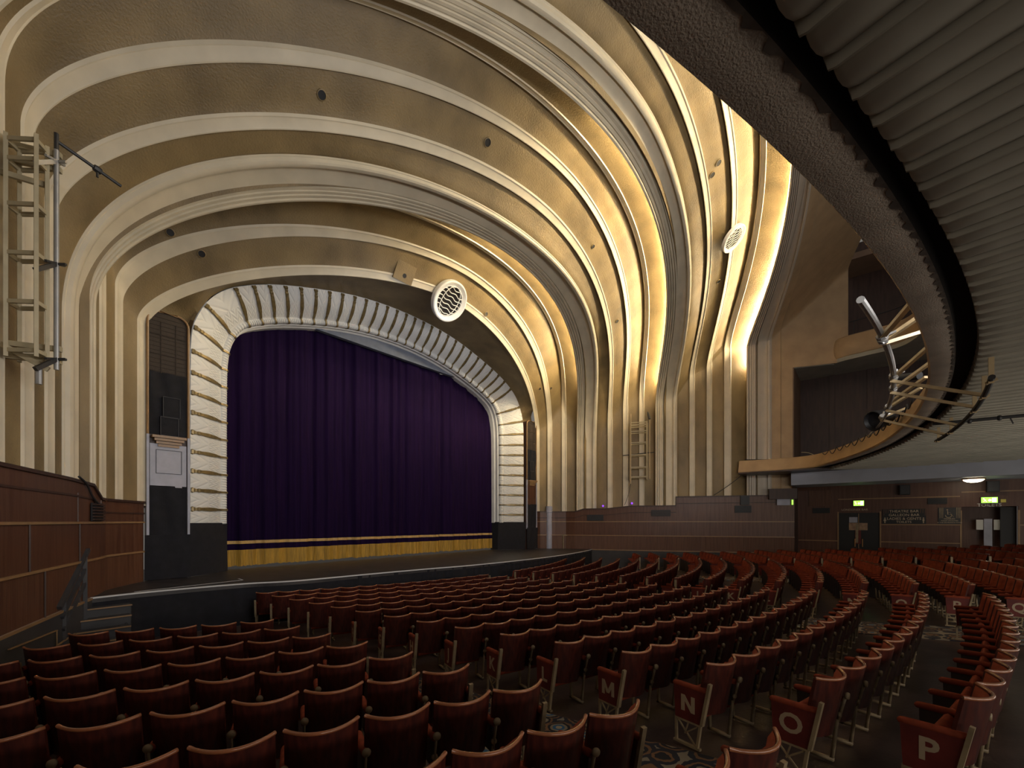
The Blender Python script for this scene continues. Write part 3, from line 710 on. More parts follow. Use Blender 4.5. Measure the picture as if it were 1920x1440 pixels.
# ribbed soffit: convex tiles with a bead between, running back from the trough
pitch = .31/31.15; nk = int((.44+.56)/pitch); rows = []
prof = [(0, .012), (.012, -.03), (.05, -.055), (.09, -.058), (.115, -.03), (.125, .012), (.155, .012), (.165, -.012), (.25, -.03), (.45, -.042), (.65, -.042), (.85, -.028), (.97, -.008), (.985, .012)]
RR = [(31.24, .10), (31.245, .04), (31.26, .015), (31.30, .0), (31.5, .0), (32.5, 0), (34, 0), (36, 0), (38, .0), (42, 0)]
for R, up in RR:
    row = []
    for k in range(nk):
        for u, dz in prof:
            a = -.56+(k+u)*pitch
            row.append(bpt(R-(.075*nk_(a) if R < 31.4 else 0)+((.035*(abs(u-.57)/.42)**4 if u > .16 else .0) if R < 31.4 else 0), a, 5.285+up+dz*(1 if R > 31.25 else .4)))
    rows.append(row)
mb = MB(); mb.grid(rows); part(mb, 'ribbed_soffit', 'soffit', bal, True)
mb = MB(); mb.grid([[bpt(R, lerp(-.56, .5, i/60), 5.56) for i in range(61)] for R in (31.0, 34, 38, 42)]); mb.build('floor_balcony', 'floor', kind='structure')
# pale flat slab over the far side aisle, with its lamp
mb = MB(); mb.prism([(14.1, -7.45, 4.66), (16.3, -7.45, 4.66), (16.3, -22, 4.66), (13.4, -22, 4.66), (13.6, -14, 4.66)], (0, 0, .62)); 
mb.build('ceiling_slab', 'slab', kind='structure')
mb = MB(); mb.lathe([(0, 0), (.36, 0), (.38, -.04), (.34, -.06)], (14.75, -14.05, 4.66), (0, 0, 1), 24)
dl = thing('ceiling_lamp', 'lit oval dome lamp under the pale slab by the far wall', 'lamp', (14.75, -14.05, 4.66)); part(mb, 'rim', 'gilt', dl, True)
mb = MB(); mb.lathe([(.335, -.04), (.30, -.10), (.21, -.15), (.1, -.175), (0, -.18)], (14.75, -14.05, 4.66), (0, 0, 1), 24); part(mb, 'dome', 'lamp_glass', dl, True)
# ------------------------------------------------------------------ circle side box recess and the upper circle beyond
mb = MB(); mb.box((18, -20, 4.7), (18.2, -5, 18)); 
for y in (-8.95, -10.6, -12.3): mb.box((17.9, y-.12, 5), (18.0, y+.12, 11))
w = mb.build('wall_back_of_circle', 'wood_dark', kind='structure')
mb = MB(); mb.box((15.12, -7.46, 5.2), (18.1, -7.36, 11.0)); mb.build('wall_box_return', 'brown_plaster', kind='structure')
mb = MB(); mb.box((13, -20, 5.30), (18, -5.2, 5.36)); mb.build('floor_circle', 'floor', kind='structure')
mb = MB(); mb.box((16.2, -20, 11.2), (18, -7.4, 11.4)); mb.build('floor_upper_circle', 'brown_plaster', kind='structure')
up = thing('upper_circle', 'tan rounded upper circle front curving above the side box', 'balcony', (15.5, -10, 11))
UPP = catmull([(16.0, -9.15, 0), (15.72, -9.28, 0), (15.5, -9.75, 0), (15.36, -10.5, 0), (15.05, -11.6, 0), (14.2, -12.15, 0), (13.0, -12.45, 0), (11, -12.9, 0), (8, -13.5, 0)], 8)
rows = []
for dz, out in ((0, -.02), (.04, .04), (.2, .11), (.45, .14), (.75, .12), (.98, .05), (1.06, -.05), (1.06, -.3), (.7, -.32)):
    r = []
    for i, p in enumerate(UPP):
        d = (UPP[min(i+1, len(UPP)-1)]-UPP[max(i-1, 0)]).normalized(); n = Vector((d.y, -d.x, 0)); n = n if n.x < 0 else -n
        if n.x > -.05 and i < 4: n = Vector((-.3, .95, 0)).normalized()
        r.append(Vector((p.x, p.y, 11.18+dz))+n*out)
    rows.append(r)
mb = MB(); mb.grid(rows); part(mb, 'rounded_front', 'tan', up, True)
mb = MB(); mb.prism([(p.x, p.y, 11.0) for p in UPP]+[(8, -20, 11.0), (18, -20, 11.0), (18, -7.4, 11.0), (15.3, -7.44, 11.0), (15.8, -9.0, 11)], (0, 0, .2)); part(mb, 'soffit', 'soffit', up)
mb = MB(); mb.tube([(p.x+.2, p.y-.05, 12.95) for p in UPP[16:]], .025, 6)
for p in UPP[18::7]: mb.tube([(p.x+.2, p.y-.05, 12.2), (p.x+.2, p.y-.05, 12.95)], .018, 6)
part(mb, 'handrail', 'pipe_dark', up)
mb = MB(); mb.box((15.9, -20, 16.2), (18.1, -9.7, 16.5)); mb.build('ceiling_upper', 'brown_plaster', kind='structure')
# ------------------------------------------------------------------ lighting rail on the balcony front
rig = thing('lighting_rail', 'curved grey pipe lighting rail on cream arms clamped to the balcony front', 'lighting rail', (-1, -11, 5.2))
def rp(R, a, z): return bpt(R, a, z)
mb = MB(); mb.tube([rp(30.26, lerp(-.178, .045, i/30), 5.62-.05*(i/30)) for i in range(31)], .045, 10); part(mb, 'front_pipe', 'pipe_grey', rig, True)
mb = MB(); mb.tube([rp(30.27, lerp(.055, .16, i/16), 5.5-.05*(i/16)) for i in range(17)], .03, 8); part(mb, 'thin_pipe', 'pipe_grey', rig, True)
mb = MB(); mb.tube([rp(31.4, lerp(-.10, .108, i/30), 4.90) for i in range(31)], .04, 10); part(mb, 'rear_pipe', 'pipe_dark', rig, True)
for a in (-.045, -.012, .05, .09): 
    mb = MB(); mb.bar(rp(30.22, a, 5.50), rp(31.42, a-.008, 4.94), .07, .055); part(mb, 'arm', 'pipe_cream', rig)
for a, b in ((-.128, -.155), (-.122, -.128), (-.118, -.10), (-.045, -.075), (-.012, -.035), (.03, .0), (.05, .03), (.09, .10)):
    mb = MB(); mb.bar(rp(30.26, a, 5.56), rp(30.78, b, 5.80), .07, .05); part(mb, 'strut', 'pipe_cream', rig)
for a in (-.125, -.045, -.012, .05, .09):
    mb = MB()
    for q in range(3): mb.lathe([(.0, -.025), (.07, -.02), (.075, 0), (.07, .02), (0, .025)], rp(30.26, a+.003*(q-1), 5.58), (math.cos(a)+.3*(q-1), math.sin(a), .5*(q-1)), 8)
    mb.bar(rp(30.26, a, 5.5), rp(30.30, a+.002, 5.72), .03); mb.bar(rp(30.2, a, 5.58), rp(30.42, a, 5.64), .03); part(mb, 'clamp', 'pipe_grey', rig)
for a in (-.096, -.06, -.02, .06, .10):
    mb = MB(); mb.bar(rp(31.4, a, 4.84), rp(31.4, a, 5.22), .06, .03); mb.bar(rp(31.35, a+.004, 4.87), rp(31.47, a+.004, 4.92), .04); part(mb, 'hanger', 'pipe_cream', rig)
mb = MB(); cb = []
def ztop(a): return zt((a-A0)/(A1-A0)*nb)
for k in range(13):
    a0 = .06+k*.027
    cb += [rp(30.735-.02*math.sin(PI*t/8), a0+.027*t/8, ztop(a0)+.01-(.17+.03*(k % 3))*math.sin(PI*t/8)) for t in range(8)]
mb.tube(cb, .018, 5)
tag(mb.build('power_cable', 'pipe_dark', smooth=True), 'black cable looped along the top of the balcony front', 'cable')
mb = MB(); mb.tube([(1.55, -11.7, 5.06), (1.6, -15, 5.04)], .035, 8)
for y in (-12.3, -12.75): mb.lathe([(.05, -.03), (.06, 0), (.05, .03)], (1.57, y, 5.05), (0, 1, 0), 8)
mb.bar((1.58, -12.9, 5.05), (1.58, -12.95, 4.9), .02)
tag(mb.build('scaffold_tube', 'pipe_dark', smooth=True), 'black scaffold tube slung under the ribbed soffit', 'pipe')
fl = thing('floodlight', 'black floodlight hung on the balcony lighting rail', 'floodlight', rp(30.35, .125, 5.72))
mb = MB(); c = rp(30.35, .125, 5.72); mb.lathe([(.0, -.30), (.18, -.30), (.24, -.08), (.29, .24), (.27, .25), (.23, .15), (0, .12)], c, (-.8, .75, -.35), 16); part(mb, 'housing', 'black', fl, True)
mb = MB(); mb.bar(c+Vector((-.1, -.12, -.2)), c+Vector((-.1, -.12, .2)), .025); mb.bar(c+Vector((-.1, -.12, -.2)), c+Vector((.1, -.2, -.2)), .025); part(mb, 'yoke', 'pipe_dark', fl)
f2 = thing('spotlight', 'small black spotlight in shadow behind the pipe of the balcony rail', 'spotlight', rp(30.5, -.01, 5.75))
mb = MB(); c = rp(30.5, -.01, 5.78); mb.lathe([(.0, -.22), (.075, -.22), (.08, .1), (.10, .22), (0, .2)], c, (.6, .6, .15), 14); part(mb, 'housing', 'black', f2, True)
# ------------------------------------------------------------------ boom trusses on the side walls
def truss(sx, name_label, corners, z0, z1, rungs, extras):
    t = thing('boom_truss', name_label, 'truss', (sx*corners[0][0], corners[0][1], z0), 0, 'boom trusses')
    for x, y in corners:
        mb = MB(); mb.bar((sx*x, y, z0), (sx*x, y, z1), .075, .05); part(mb, 'upright', 'metal_tan', t)
    n = len(corners)
    for z in rungs:
        mb = MB()
        for i in range(n):
            a, b = corners[i], corners[(i+1) % n]; mb.bar((sx*a[0], a[1], z), (sx*b[0], b[1], z), .035, .06)
        part(mb, 'rung', 'metal_tan', t)
    return t
LC = [(11.72, -.42), (11.85, -.62), (12.15, -.30), (12.0, -.10)]
t = truss(-1, 'tan boom truss with grey pipe on the near wall above the panelling', LC, 5.35, 8.78, (5.45, 6.2, 6.95, 7.7, 8.4, 8.7), None)
def L(x, y, z): return (-x, y, z)
for z in (8.52, 8.76, 5.42, 5.62):
    mb = MB(); mb.bar(L(11.56, -.42, z-.02), L(12.38, .07, z), .06, .08); part(mb, 'outrigger', 'metal_tan', t)
for z, z2 in ((8.2, 8.2), (5.55, 5.25)):
    mb = MB(); mb.bar(L(11.7, -.36, z2), L(12.2, -.2, z), .05, .08); part(mb, 'brace', 'metal_tan', t)
mb = MB(); mb.tube([L(11.62, -.45, 5.25), L(11.62, -.45, 8.78)], .034, 10); part(mb, 'boom_pipe', 'pipe_grey', t, True)
for z in (8.60, 6.95, 5.42):
    mb = MB(); mb.bar(L(11.62, -.45, z), L(11.86, -.62, z-.26), .06, .06); mb.bar(L(11.52, -.33, z+.06), L(11.75, -.6, z-.06), .035); mb.bar(L(11.70, -.35, z), L(11.52, -.55, z), .035); part(mb, 'clamp', 'pipe_dark' if z < 8 else 'pipe_grey', t)
mb = MB(); mb.tube([L(11.82, -.55, 4.95), L(11.82, -.55, 5.2)], .04, 8); part(mb, 'pipe_stub', 'pipe_grey', t, True)
bp = thing('boom_pole', 'black pole jutting out from the head of the near boom truss', 'pole', (-11.62, -.45, 8.9))
mb = MB(); mb.tube([L(11.62, -.45, 8.93), L(10.8, -.22, 8.80)], .026, 8); part(mb, 'tube', 'pipe_dark', bp, True)
mb = MB(); mb.tube([L(11.62, -.45, 8.75), L(11.62, -.45, 9.05)], .03, 8); part(mb, 'spigot', 'pipe_dark', bp, True)
mb = MB(); mb.lathe([(0, -.06), (.05, -.05), (.06, 0), (.05, .05), (0, .06)], L(11.12, -.31, 8.85), (.8, .25, -.12), 8); mb.tube([L(11.12, -.31, 8.85), L(11.12, -.31, 8.72)], .02, 6); part(mb, 'clamp', 'pipe_dark', bp, True)
RC = [(11.28, .05), (11.62, -.80), (12.15, -.62), (11.85, .30)]
t = truss(1, 'small pale ladder truss on the far wall above the panelling', RC, 5.2, 8.5, (5.35, 5.9, 6.6, 7.3, 7.95, 8.3, 8.45), None)
mb = MB(); mb.tube([(11.24, .0, 4.95), (11.24, .0, 8.95)], .03, 8); mb.tube([(11.66, -.95, 5.2), (11.66, -.95, 8.6)], .03, 8); part(mb, 'boom_pipe', 'pipe_cream', t, True)
mb = MB(); mb.tube([(11.3, .5, 6.62), (11.72, -1.2, 6.70)], .025, 8); part(mb, 'cross_pipe', 'pipe_dark', t, True)
mb = MB(); mb.lathe([(0, -.06), (.06, -.05), (.07, 0), (.06, .3), (.02, .42), (0, .43)], (11.62, -.95, 8.62), (.1, .3, 1), 8); part(mb, 'clamp', 'pipe_dark', t)
mb = MB(); mb.tube(catmull([(11.3, .02, 5.0), (11.45, .25, 4.3), (11.5, .5, 3.75)], 6), .012, 5); tag(mb.build('truss_cable', 'pipe_dark'), 'thin dark cable trailing down from the far ladder truss', 'cable')
mb = MB(); mb.tube(catmull([(14.25, -5.5, 6.0), (14.1, -5.2, 5.4), (13.75, -4.6, 4.8), (13.4, -3.9, 4.25)], 6), .02, 6); tag(mb.build('drop_cable', 'pipe_dark'), 'black cable dropping from the balcony end to the panelling', 'cable')
mb = MB(); mb.tube([(14.1, -5.3, 6.17), (14.45, -6.4, 6.12), (14.6, -7.4, 6.02)], .02, 6); tag(mb.build('rail_cable', 'pipe_dark'), 'dark cable lying along the straight end of the balcony top', 'cable')
# ------------------------------------------------------------------ far side wall with doors and signs (faces -X)
XD = 16.2
mb = MB()
def wbox(y0, y1, z0, z1, x0=XD, x1=XD+.15): mb.box((x0, min(y0, y1), z0), (x1, max(y0, y1), z1))
wbox(-7.3, -9.30, 0, 4.7); wbox(-9.30, -11.0, 3.24, 4.7); wbox(-11.0, -13.85, 0, 4.7); wbox(-13.85, -15.58, 3.47, 4.7); wbox(-15.58, -24, 0, 4.7)
wd = mb.build('wall_far', 'wood', kind='structure')
mb = MB(); mb.box((15.0, -7.52, 0), (XD+.1, -7.40, 4.66)); mb.build('wall_far_return', 'wood_dark', kind='structure')
mb = MB()
for y0, y1, z in ((-7.55, -9.3, 1.75), (-11.0, -13.85, 1.76), (-11.0, -13.85, 2.62), (-9.3, -13.8, 3.93), (-15.6, -22, 2.62), (-13.85, -22, 4.12), (-15.6, -22, 1.76)): wbox(y0, y1, z, z+.05, XD-.025, XD)
for y in (-9.30, -11.0, -13.83, -15.6): wbox(y-.03, y+.03, .5, 3.3, XD-.02, XD)
r_ = mb.build('trim_%d' % tn, 'rail', kind='structure'); tn += 1
mb = MB(); wbox(-9.3, -11.0, .3, 3.24, XD+.05, XD+.12); d1 = mb.build('door_1', 'black', kind='structure')
mb = MB(); wbox(-10.13, -10.16, .4, 3.2, XD+.03, XD+.06); mb.build('meeting_stile', 'rail', d1)
for y in (-10.0, -10.3):
    mb = MB(); wbox(y-.02, y+.02, 1.5, 1.9, XD-.01, XD+.05); mb.build('door_handle', 'gilt', d1)
def board(name, y0, y1, z0, z1, m, lab, cat, x=XD-.01, t=.02):
    mb = MB(); mb.box((x-t, min(y0, y1), z0), (x, max(y0, y1), z1)); return tag(mb.build(name, m), lab, cat)
board('notice', -9.75, -10.12, 2.35, 2.72, 'poster', 'tan notice on the left leaf of the dark double doors', 'notice', XD+.04, .01)
board('notice', -10.17, -10.5, 2.35, 2.72, 'poster', 'tan notice on the right leaf of the dark double doors', 'notice', XD+.04, .01)
board('notice', -9.76, -10.1, 2.74, 3.02, 'lilac', 'bluish notice above the tan one on the dark double doors', 'notice', XD+.04, .01)
ps = thing('person_poster', 'tall narrow poster of a figure down the middle of the dark doors', 'poster', (XD, -10.1, 2))
mb = MB(); mb.box((XD+.015, -10.24, 1.65), (XD+.03, -10.0, 2.35)); part(mb, 'sheet', 'panel_red', ps)
mb = MB(); mb.prism([(XD+.01, -10.02, 1.7), (XD+.01, -10.13, 1.7), (XD+.01, -10.13, 2.35), (XD+.01, -10.16, 2.6), (XD+.01, -10.09, 2.72), (XD+.01, -10.02, 2.62)], (.01, 0, 0)); part(mb, 'figure', 'iron', ps)
# toilets recess
mb = MB(); mb.box((XD+.9, -15.7, 0), (XD+1.0, -13.7, 3.5)); mb.box((XD+.1, -13.87, 0), (XD+1, -13.77, 3.5)); mb.build('wall_recess', 'wood', kind='structure')
mb = MB(); mb.box((XD+.3, -15.56, .3), (XD+.4, -15.10, 3.44)); mb.build('door_2', 'black', kind='structure')
board('notice', -14.38, -14.60, 2.42, 2.88, 'paper', 'white notice in the toilets recess, one nearer the wheelchair sign', 'notice', XD+.5, .02)
board('notice', -14.93, -15.15, 2.42, 2.88, 'paper', 'white notice in the toilets recess, one nearer the black doorway', 'notice', XD+.5, .02)
board('poster', -14.62, -14.88, 1.55, 2.92, 'lilac', 'tall bluish poster between two white notices in the recess', 'poster', XD+.48, .02)
# exit signs
def exit_sign(y0, y1, z0, z1, lab):
    t = thing('exit_sign', lab, 'sign', (XD-.05, (y0+y1)/2, (z0+z1)/2), 0, 'green exit signs')
    mb = MB(); mb.box((XD-.10, y1-.02, z0-.02), (XD, y0+.02, z1+.02)); part(mb, 'case', 'skirt_grey', t)
    mb = MB(); mb.box((XD-.112, y1, z0), (XD-.10, y0, z1)); part(mb, 'lit_face', 'green_sign', t)
    w, h = y0-y1, z1-z0; xx = XD-.118
    def q(u, v): return (xx, y0-u*w, z0+v*h)
    mb = MB(); mb.prism([q(.66, .12), q(.92, .12), q(.92, .88), q(.66, .88)], (.004, 0, 0))          # doorway
    mb.prism([q(.40, .46), q(.52, .72), q(.52, .58), q(.62, .58), q(.62, .34), q(.52, .34), q(.52, .20)][::-1], (.004, 0, 0))
    mb.bar(q(.16, .60), q(.25, .40), .03, .01); mb.bar(q(.25, .40), q(.33, .2), .022, .01); mb.bar(q(.24, .40), q(.12, .24), .022, .01); mb.bar(q(.17, .6), q(.30, .52), .02, .01)
    mb.lathe([(0, -.004), (.022, -.003), (.022, .003), (0, .004)], q(.15, .74), (1, 0, 0), 10); part(mb, 'symbol', 'white_lit', t)
exit_sign(-9.94, -10.36, 3.60, 3.86, 'lit green exit sign above the dark double doors')
exit_sign(-14.46, -14.96, 3.63, 3.88, 'lit green exit sign above the toilets recess')
tag(text('LONDONER BAR', 'wall_lettering', .14, face_minus_x((XD-.012, -9.98, 3.40)), 'sign_text'), 'small cream lettering above the dark double doors', 'lettering')
tag(text('TOILETS', 'wall_lettering', .20, face_minus_x((XD-.012, -14.72, 3.53)), 'paper'), 'TOILETS lettering under the exit sign over the recess', 'lettering')
board('yellow_sign', -15.06, -15.22, 3.64, 3.78, 'yellow', 'small yellow sign to the side of the exit sign over the recess', 'sign')
sg = thing('bar_sign', 'dark sign listing theatre bar, galleon bar and toilets', 'sign', (XD, -11.87, 3.04))
mb = MB(); mb.box((XD-.04, -12.66, 2.68), (XD-.0, -11.08, 3.41)); part(mb, 'board', 'black', sg)
for z, s, wd_ in ((3.29, .17, 'THEATRE BAR'), (3.11, .17, 'GALLEON BAR'), (2.93, .17, 'LADIES & GENTS'), (2.77, .15, 'TOILETS')): text(wd_, 'sign_line', s, face_minus_x((XD-.045, -11.87, z)), 'sign_text', sg)
for y, w in ((-11.17, 1), (-12.57, 0)):
    mb = MB(); mb.lathe([(0, -.004), (.028, -.004), (.028, .004), (0, .004)], (XD-.045, y, 2.965), (1, 0, 0), 10)
    mb.prism([(XD-.047, y-.03, 2.93), (XD-.047, y+.03, 2.93), (XD-.047, y+(.055 if w else .035), 2.82), (XD-.047, y+.02, 2.82), (XD-.047, y+.02, 2.72), (XD-.047, y-.02, 2.72), (XD-.047, y-.02, 2.82), (XD-.047, y-(.055 if w else .035), 2.82)], (.004, 0, 0)); part(mb, 'figure_symbol', 'letter', sg)
mb = MB()
for i, y in enumerate((-11.12, -11.2, -11.28, -12.46, -12.54, -12.62)): mb.prism([(XD-.046, y, 3.4), (XD-.046, y-.03, 3.4), (XD-.046, y-.02, 3.08 if i in (0, 5) else 3.2), (XD-.046, y, 3.08 if i in (0, 5) else 3.2)], (.004, 0, 0))
part(mb, 'drape_motif', 'wood_reed', sg)
ws = thing('wheelchair_sign', 'dark sign with cream wheelchair symbol beside the toilets recess', 'sign', (XD, -13.45, 3.05))
mb = MB(); mb.box((XD-.04, -13.82, 2.68), (XD, -13.08, 3.45)); part(mb, 'board', 'skirt_grey', ws)
mb = MB(); mb.tube([(XD-.046, -13.42+.10*math.cos(a), 3.08+.10*math.sin(a)) for a in [2.3+i*.3 for i in range(15)]], .016, 6); mb.lathe([(0, -.004), (.03, -.004), (.03, .004), (0, .004)], (XD-.046, -13.38, 3.34), (1, 0, 0), 10)
mb.bar((XD-.046, -13.39, 3.29), (XD-.046, -13.40, 3.12), .03, .008); mb.bar((XD-.046, -13.40, 3.13), (XD-.046, -13.52, 3.13), .03, .008); mb.bar((XD-.046, -13.52, 3.13), (XD-.046, -13.59, 3.0), .028, .008); mb.bar((XD-.046, -13.39, 3.22), (XD-.046, -13.5, 3.22), .022, .008); part(mb, 'symbol', 'letter', ws)
mb = MB()
for y in (-13.12, -13.17, -13.22, -13.68, -13.73, -13.78): mb.prism([(XD-.046, y, 3.44), (XD-.046, y-.025, 3.44), (XD-.046, y-.015, 2.95), (XD-.046, y, 2.95)], (.004, 0, 0))
part(mb, 'drape_motif', 'iron', ws)
for z, s, b in ((2.92, .085, 'DISABLED'), (2.83, .07, 'TOILET FACILITIES'), (2.745, .07, 'IN THE ENTRANCE FOYER')): text(b, 'sign_line', s, face_minus_x((XD-.045, -13.45, z)), 'sign_text', ws)
def louvre(name, a, b, nrm, lab, m='black', n=6):
    """framed slatted vent: a,b opposite lower/upper corners (3D) in a vertical plane"""
    a, b = Vector(a), Vector(b); t = thing(name, lab, 'vent', (a+b)/2); nrm = Vector(nrm).normalized()
    h = Vector((b.x-a.x, b.y-a.y, 0)); H = b.z-a.z
    mb = MB(); mb.prism([a, a+h, a+h+Vector((0, 0, H)), a+Vector((0, 0, H))], nrm*.03); part(mb, 'back_plate', 'black', t)
    mb = MB()
    for k in range(n): z = H*(k+.5)/n; mb.bar(a+nrm*.05+Vector((0, 0, z)), a+h+nrm*.05+Vector((0, 0, z)), .04, H/n*.45)
    part(mb, 'slat', m, t)
louvre('wall_vent', (XD, -12.72, 3.62), (XD, -13.38, 3.90), (-1, 0, 0), 'dark louvred vent above the gap between the two wall signs', 'skirt_grey', 5)
louvre('wall_vent', (XD, -8.2, 3.24), (XD, -8.95, 3.52), (-1, 0, 0), 'dark louvred vent below the square panel near the dark doors', 'black', 5)
board('wood_hatch', -8.03, -9.03, 3.62, 4.46, 'wood_reed', 'square wooden hatch high on the wall near the dark doors', 'hatch', XD, .06)
def wspk(y, z, lab):
    t = thing('wall_speaker', lab, 'speaker', (XD-.15, y, z), 0, 'dark wall speakers')
    mb = MB(); mb.box((XD-.33, y-.19, z-.24), (XD-.04, y+.19, z+.24)); part(mb, 'cabinet', 'black', t)
    mb = MB(); mb.box((XD-.345, y-.16, z-.2), (XD-.33, y+.16, z+.2)); part(mb, 'grille', 'skirt_grey', t)
    mb = MB(); mb.box((XD-.06, y-.05, z-.1), (XD, y+.05, z+.1)); part(mb, 'bracket', 'black', t)
wspk(-11.9, 4.33, 'dark wall speaker above the bar sign'); wspk(-14.8, 4.35, 'dark wall speaker above the exit sign of the recess')
# things on the long far panelling (follows x = 12.05 - .4 y)
def wp(y, z, o=.03): return Vector((wallx(y)-o*.93, y-o*.37, z))
louvre('wall_vent', wp(2.62, 2.84), wp(1.72, 3.20), (-.93, -.37, 0), 'dark louvred vent on the far panelling nearest the stage', 'skirt_grey', 6)
louvre('wall_vent', wp(-.80, 3.10), wp(-1.78, 3.46), (-.93, -.37, 0), 'pale slatted vent on the far panelling, middle of three', 'iron_dark', 6)
louvre('wall_vent', wp(-4.85, 3.28), wp(-5.6, 3.66), (-.93, -.37, 0), 'black vent under the black box on the far panelling', 'black', 6)
bx = MB(); a, b = wp(-5.1, 3.7), wp(-5.5, 3.7); bx.prism([a, b, b+Vector((0, 0, .5)), a+Vector((0, 0, .5))], Vector((-.93, -.37, 0))*.12); tag(bx.build('control_box', 'black'), 'small black box above the black vent on the far panelling', 'box')
eb = thing('corner_box', 'dark wooden box at the end of the far panelling with white notice', 'box', wp(-6.9, 4.1))
mb = MB(); a, b = wp(-6.35, 3.98), wp(-7.55, 3.98); mb.prism([a, b, b+Vector((0, 0, .55)), a+Vector((0, 0, .55))], Vector((-.93, -.37, 0))*.25); part(mb, 'case', 'wood_dark', eb)
mb = MB(); a, b = wp(-6.72, 3.66, .1), wp(-7.28, 3.66, .1); mb.prism([a, b, b+Vector((0, 0, .32)), a+Vector((0, 0, .32))], Vector((-.93, -.37, 0))*.03); part(mb, 'notice', 'lilac', eb)
mb = MB(); a, b = wp(-7.36, 3.68, .1), wp(-7.42, 3.68, .1); mb.prism([a, b, b+Vector((0, 0, .26)), a+Vector((0, 0, .26))], Vector((-.93, -.37, 0))*.03); part(mb, 'lit_edge', 'green_sign', eb)
# left wall vent box and trailing cable
def lwp(y, z, o=.03): return Vector((-wallx(y)+o*.93, y-o*.37, z))
louvre('wall_vent', lwp(2.62, 2.82), lwp(3.28, 3.22), (.93, -.37, 0), 'wooden louvred vent at the step in the near panelling', 'wood_dark', 6)
mb = MB(); mb.tube(catmull([lwp(1.9, 3.72, .06), lwp(2.3, 3.60, .06), lwp(2.62, 3.36, .06), lwp(3.0, 3.18, .08)], 6), .022, 6); tag(mb.build('wall_cable', 'pipe_dark'), 'black cable draped over the cap of the near panelling', 'cable')
mb = MB()
for (ya, za), (yb, zb_) in zip(((-.6, .90), (.95, .82), (.95, .54), (1.7, .57)), ((.95, .82), (.95, .54), (1.7, .57), (1.75, .57))): mb.bar(lwp(ya, za, .05), lwp(yb, zb_, .05), .035, .015)
mb.build('trim_%d' % tn, 'rail', kind='structure'); tn += 1
mb = MB()
for y, z0, z1 in ((.1, 1.98, 2.76), (.62, 1.13, 1.94), (2.0, 2.8, 3.4), (2.1, 1.13, 2.76), (3.3, 2.8, 3.3), (3.9, 1.2, 1.94)):
    if y < 3.6: mb.bar(lwp(y, z0, .012), lwp(y, z1, .012), .03, .02)
mb.build('trim_%d' % tn, 'wood_dark', kind='structure'); tn += 1
for y, z, lab in ((1.75, 3.72, 'small purple lamp glowing on the far panelling cap nearer the stage'), (.2, 3.86, 'small purple lamp glowing on the far panelling cap by the ladder truss')):
    p = wp(y, z, -.02); mb = MB(); mb.lathe([(0, -.06), (.05, -.05), (.06, 0), (.05, .05), (0, .06)], p, (-.9, -.4, 0), 10); tag(mb.build('purple_lamp', 'purple_gel'), lab, 'lamp', 'purple lamps')
# lilac column and rails at the far end of the stage
mb = MB(); mb.lathe([(.20, 0), (.20, 2.2), (.23, 2.22), (.23, 2.3), (.2, 2.32), (.2, 2.6)], (9.95, 4.75, 1.13), (0, 0, 1), 20); tag(mb.build('round_column', 'lilac', smooth=True), 'lilac round column at the far side of the stage', 'column')
rl = thing('stage_rail', 'thin guard rail at the far end of the stage', 'rail', (10.5, 3.4, 1.13))
mb = MB(); mb.tube([(10.45, 4.0, 1.13), (10.45, 4.0, 2.05), (11.2, 1.9, 2.05), (11.2, 1.9, .2)], .02, 6); part(mb, 'tube', 'pipe_dark', rl)
mb = MB(); mb.tube([(10.30, 3.95, 1.13), (10.30, 3.95, 1.95)], .035, 6); mb.bar((10.3, 4.05, 1.95), (10.4, 3.75, 1.95), .06); part(mb, 'lamp_post', 'iron', rl)

# ------------------------------------------------------------------ vents and small fittings on the vault
def frame_at(p, n):
    n = Vector(n).normalized(); x = Vector((0, 0, 1)).cross(n); x.normalize(); y = n.cross(x)
    return Matrix(((x.x, y.x, n.x, p[0]), (x.y, y.y, n.y, p[1]), (x.z, y.z, n.z, p[2]), (0, 0, 0, 1)))
def roundel(p, n, R, lab, roll=0.):
    t = thing('ceiling_vent', lab, 'vent', p, 0, 'round wave vents'); F = frame_at(p, n) @ Matrix.Rotation(roll, 4, 'Z')
    def W(x, y, z): return F @ Vector((x, y, z))
    mb = MB(); rows = []
    for r, h in ((1.0, -.12), (1.0, .10), (.98, .13), (.93, .14), (.88, .12), (.80, .06), (.75, .05), (.735, .06), (.72, .04), (.72, -.05)): rows.append([W(R*r*math.cos(2*PI*k/48), R*r*math.sin(2*PI*k/48), h*R) for k in range(48)])
    mb.grid(rows, True); part(mb, 'ring', 'white', t, True)
    mb = MB(); mb.add([W(R*.74*math.cos(2*PI*k/32), R*.74*math.sin(2*PI*k/32), -.02) for k in range(32)], [tuple(range(32))]); part(mb, 'dark_backing', 'recess_shade', t)
    for j in range(-3, 4):
        y0 = j*.20*R; hw = math.sqrt(max(0, (.73*R)**2-y0*y0)); mb = MB()
        mb.tube([W(lerp(-hw, hw, i/40), y0+.035*R*math.sin(i/40*hw*2/R*11), .03) for i in range(41)], .022*R, 6); part(mb, 'wave_bar', 'white', t, True)
    for sx in (-1, 1):
        mb = MB(); mb.tube([W(sx*.38*R*math.cos(a)+sx*.12*R, .7*R*math.sin(a), .05) for a in [(-PI/2+PI*i/16) for i in range(17)]], .02*R, 6); part(mb, 'curved_bar', 'white', t, True)
roundel((-.25, 2.68, 11.78), (0, -.75, -.62), .80, 'large round white wave-grille vent on the rib above the proscenium', -.15)
roundel((7.22, -6.25, 14.42), (.02, -.68, -.74), .55, 'round cream wave-grille vent on the ribs beside the balcony', 1.1)
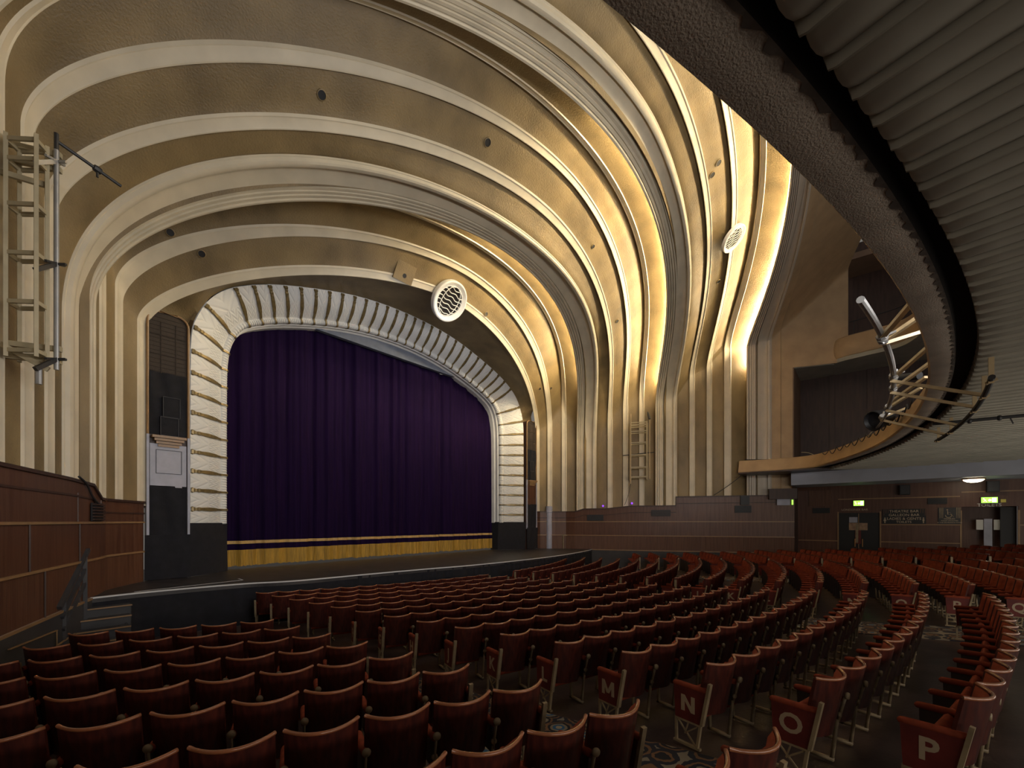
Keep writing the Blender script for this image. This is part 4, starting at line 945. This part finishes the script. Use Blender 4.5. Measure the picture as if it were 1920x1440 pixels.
def hole(p, n, r, lab):
    t = thing('ceiling_hole', lab, 'hole', p, 0, 'small holes in the vault'); F = frame_at(p, n)
    mb = MB(); rows = [[F @ Vector((r*q*math.cos(2*PI*k/14), r*q*math.sin(2*PI*k/14), h)) for k in range(14)] for q, h in ((1.25, .0), (1.2, .02), (1.0, .025), (.95, .012))]
    mb.grid(rows, True); part(mb, 'ring', 'gold', t, True)
    mb = MB(); mb.add([F @ Vector((r*math.cos(2*PI*k/14), r*math.sin(2*PI*k/14), .013)) for k in range(14)], [tuple(range(14))]); part(mb, 'dark_bore', 'black', t)
for p, n, r, lab in (((-7.504, -.994, 12.438), (0, -.671, -.741), .09, 'small dark hole in the upper gold band near the crown'), ((-9.129, 4.037, 10.602), (-.065, -.848, -.527), .09, 'small hole in the inner gold band at the near haunch'),
    ((-8.366, 4.203, 10.452), (-.015, -.8, -.6), .09, 'small dark hole below the other one at the near haunch'), ((-3.31, -2.224, 13.505), (0, -.688, -.725), .10, 'small dark hole in the middle gold band right of the crown'),
    ((2.754, -2.24, 13.513), (0, -.686, -.728), .07, 'tiny dark hole between the two ribs beyond the middle great rib'), ((3.531, -6.595, 15.008), (0, -.6, -.8), .10, 'upper of two dark holes near the balcony edge'),
    ((3.699, -6.346, 14.819), (0, -.592, -.806), .10, 'lower of two dark holes near the balcony edge'), ((1.923, 2.64, 12.03), (.064, -.9, -.43), .09, 'small dark hole beside the large white roundel'),
    ((7.232, -1.089, 12.524), (0, -.67, -.742), .09, 'small dark hole low on the gold band of the far haunch'), ((8.167, 4.188, 10.466), (0, -.79, -.61), .08, 'small dark hole on the inner far haunch, stage side'),
    ((9.027, 3.992, 10.661), (.08, -.843, -.533), .08, 'small dark hole on the inner far haunch, audience side'), ((9.124, -5.201, 13.817), (-.06, -.55, -.834), .09, 'dark hole under the round cream wave vent')): hole(p, n, r, lab)
F = frame_at((-2.45, 2.70, 11.98), (-.02, -.83, -.56)); t = thing('ceiling_hatch', 'square hatch with dark hole on the innermost rib left of the white roundel', 'hatch', (-2.45, 2.70, 11.98))
mb = MB(); mb.box((-.40, -.32, -.05), (.40, .32, .035), F); part(mb, 'plate', 'gold', t)
mb = MB(); mb.lathe([(.0, .0), (.08, .0), (.08, -.02)], F @ Vector((.02, -.1, .04)), (F @ Vector((0, 0, 1)))-(F @ Vector((0, 0, 0))), 12); part(mb, 'bore', 'black', t)
mb = MB()
for r, dz in ((.75, .75), (.45, .45)): mb.tube([(15.55, -7.75-r*math.sin(PI/2*q/8)*1.2, 5.6+dz*1.2*math.cos(PI/2*q/8)) for q in range(9)], .018, 6)
tag(mb.build('hoop_rail', 'pipe_cream', smooth=True), 'pair of thin cream hoop rails behind the balcony end', 'rail')
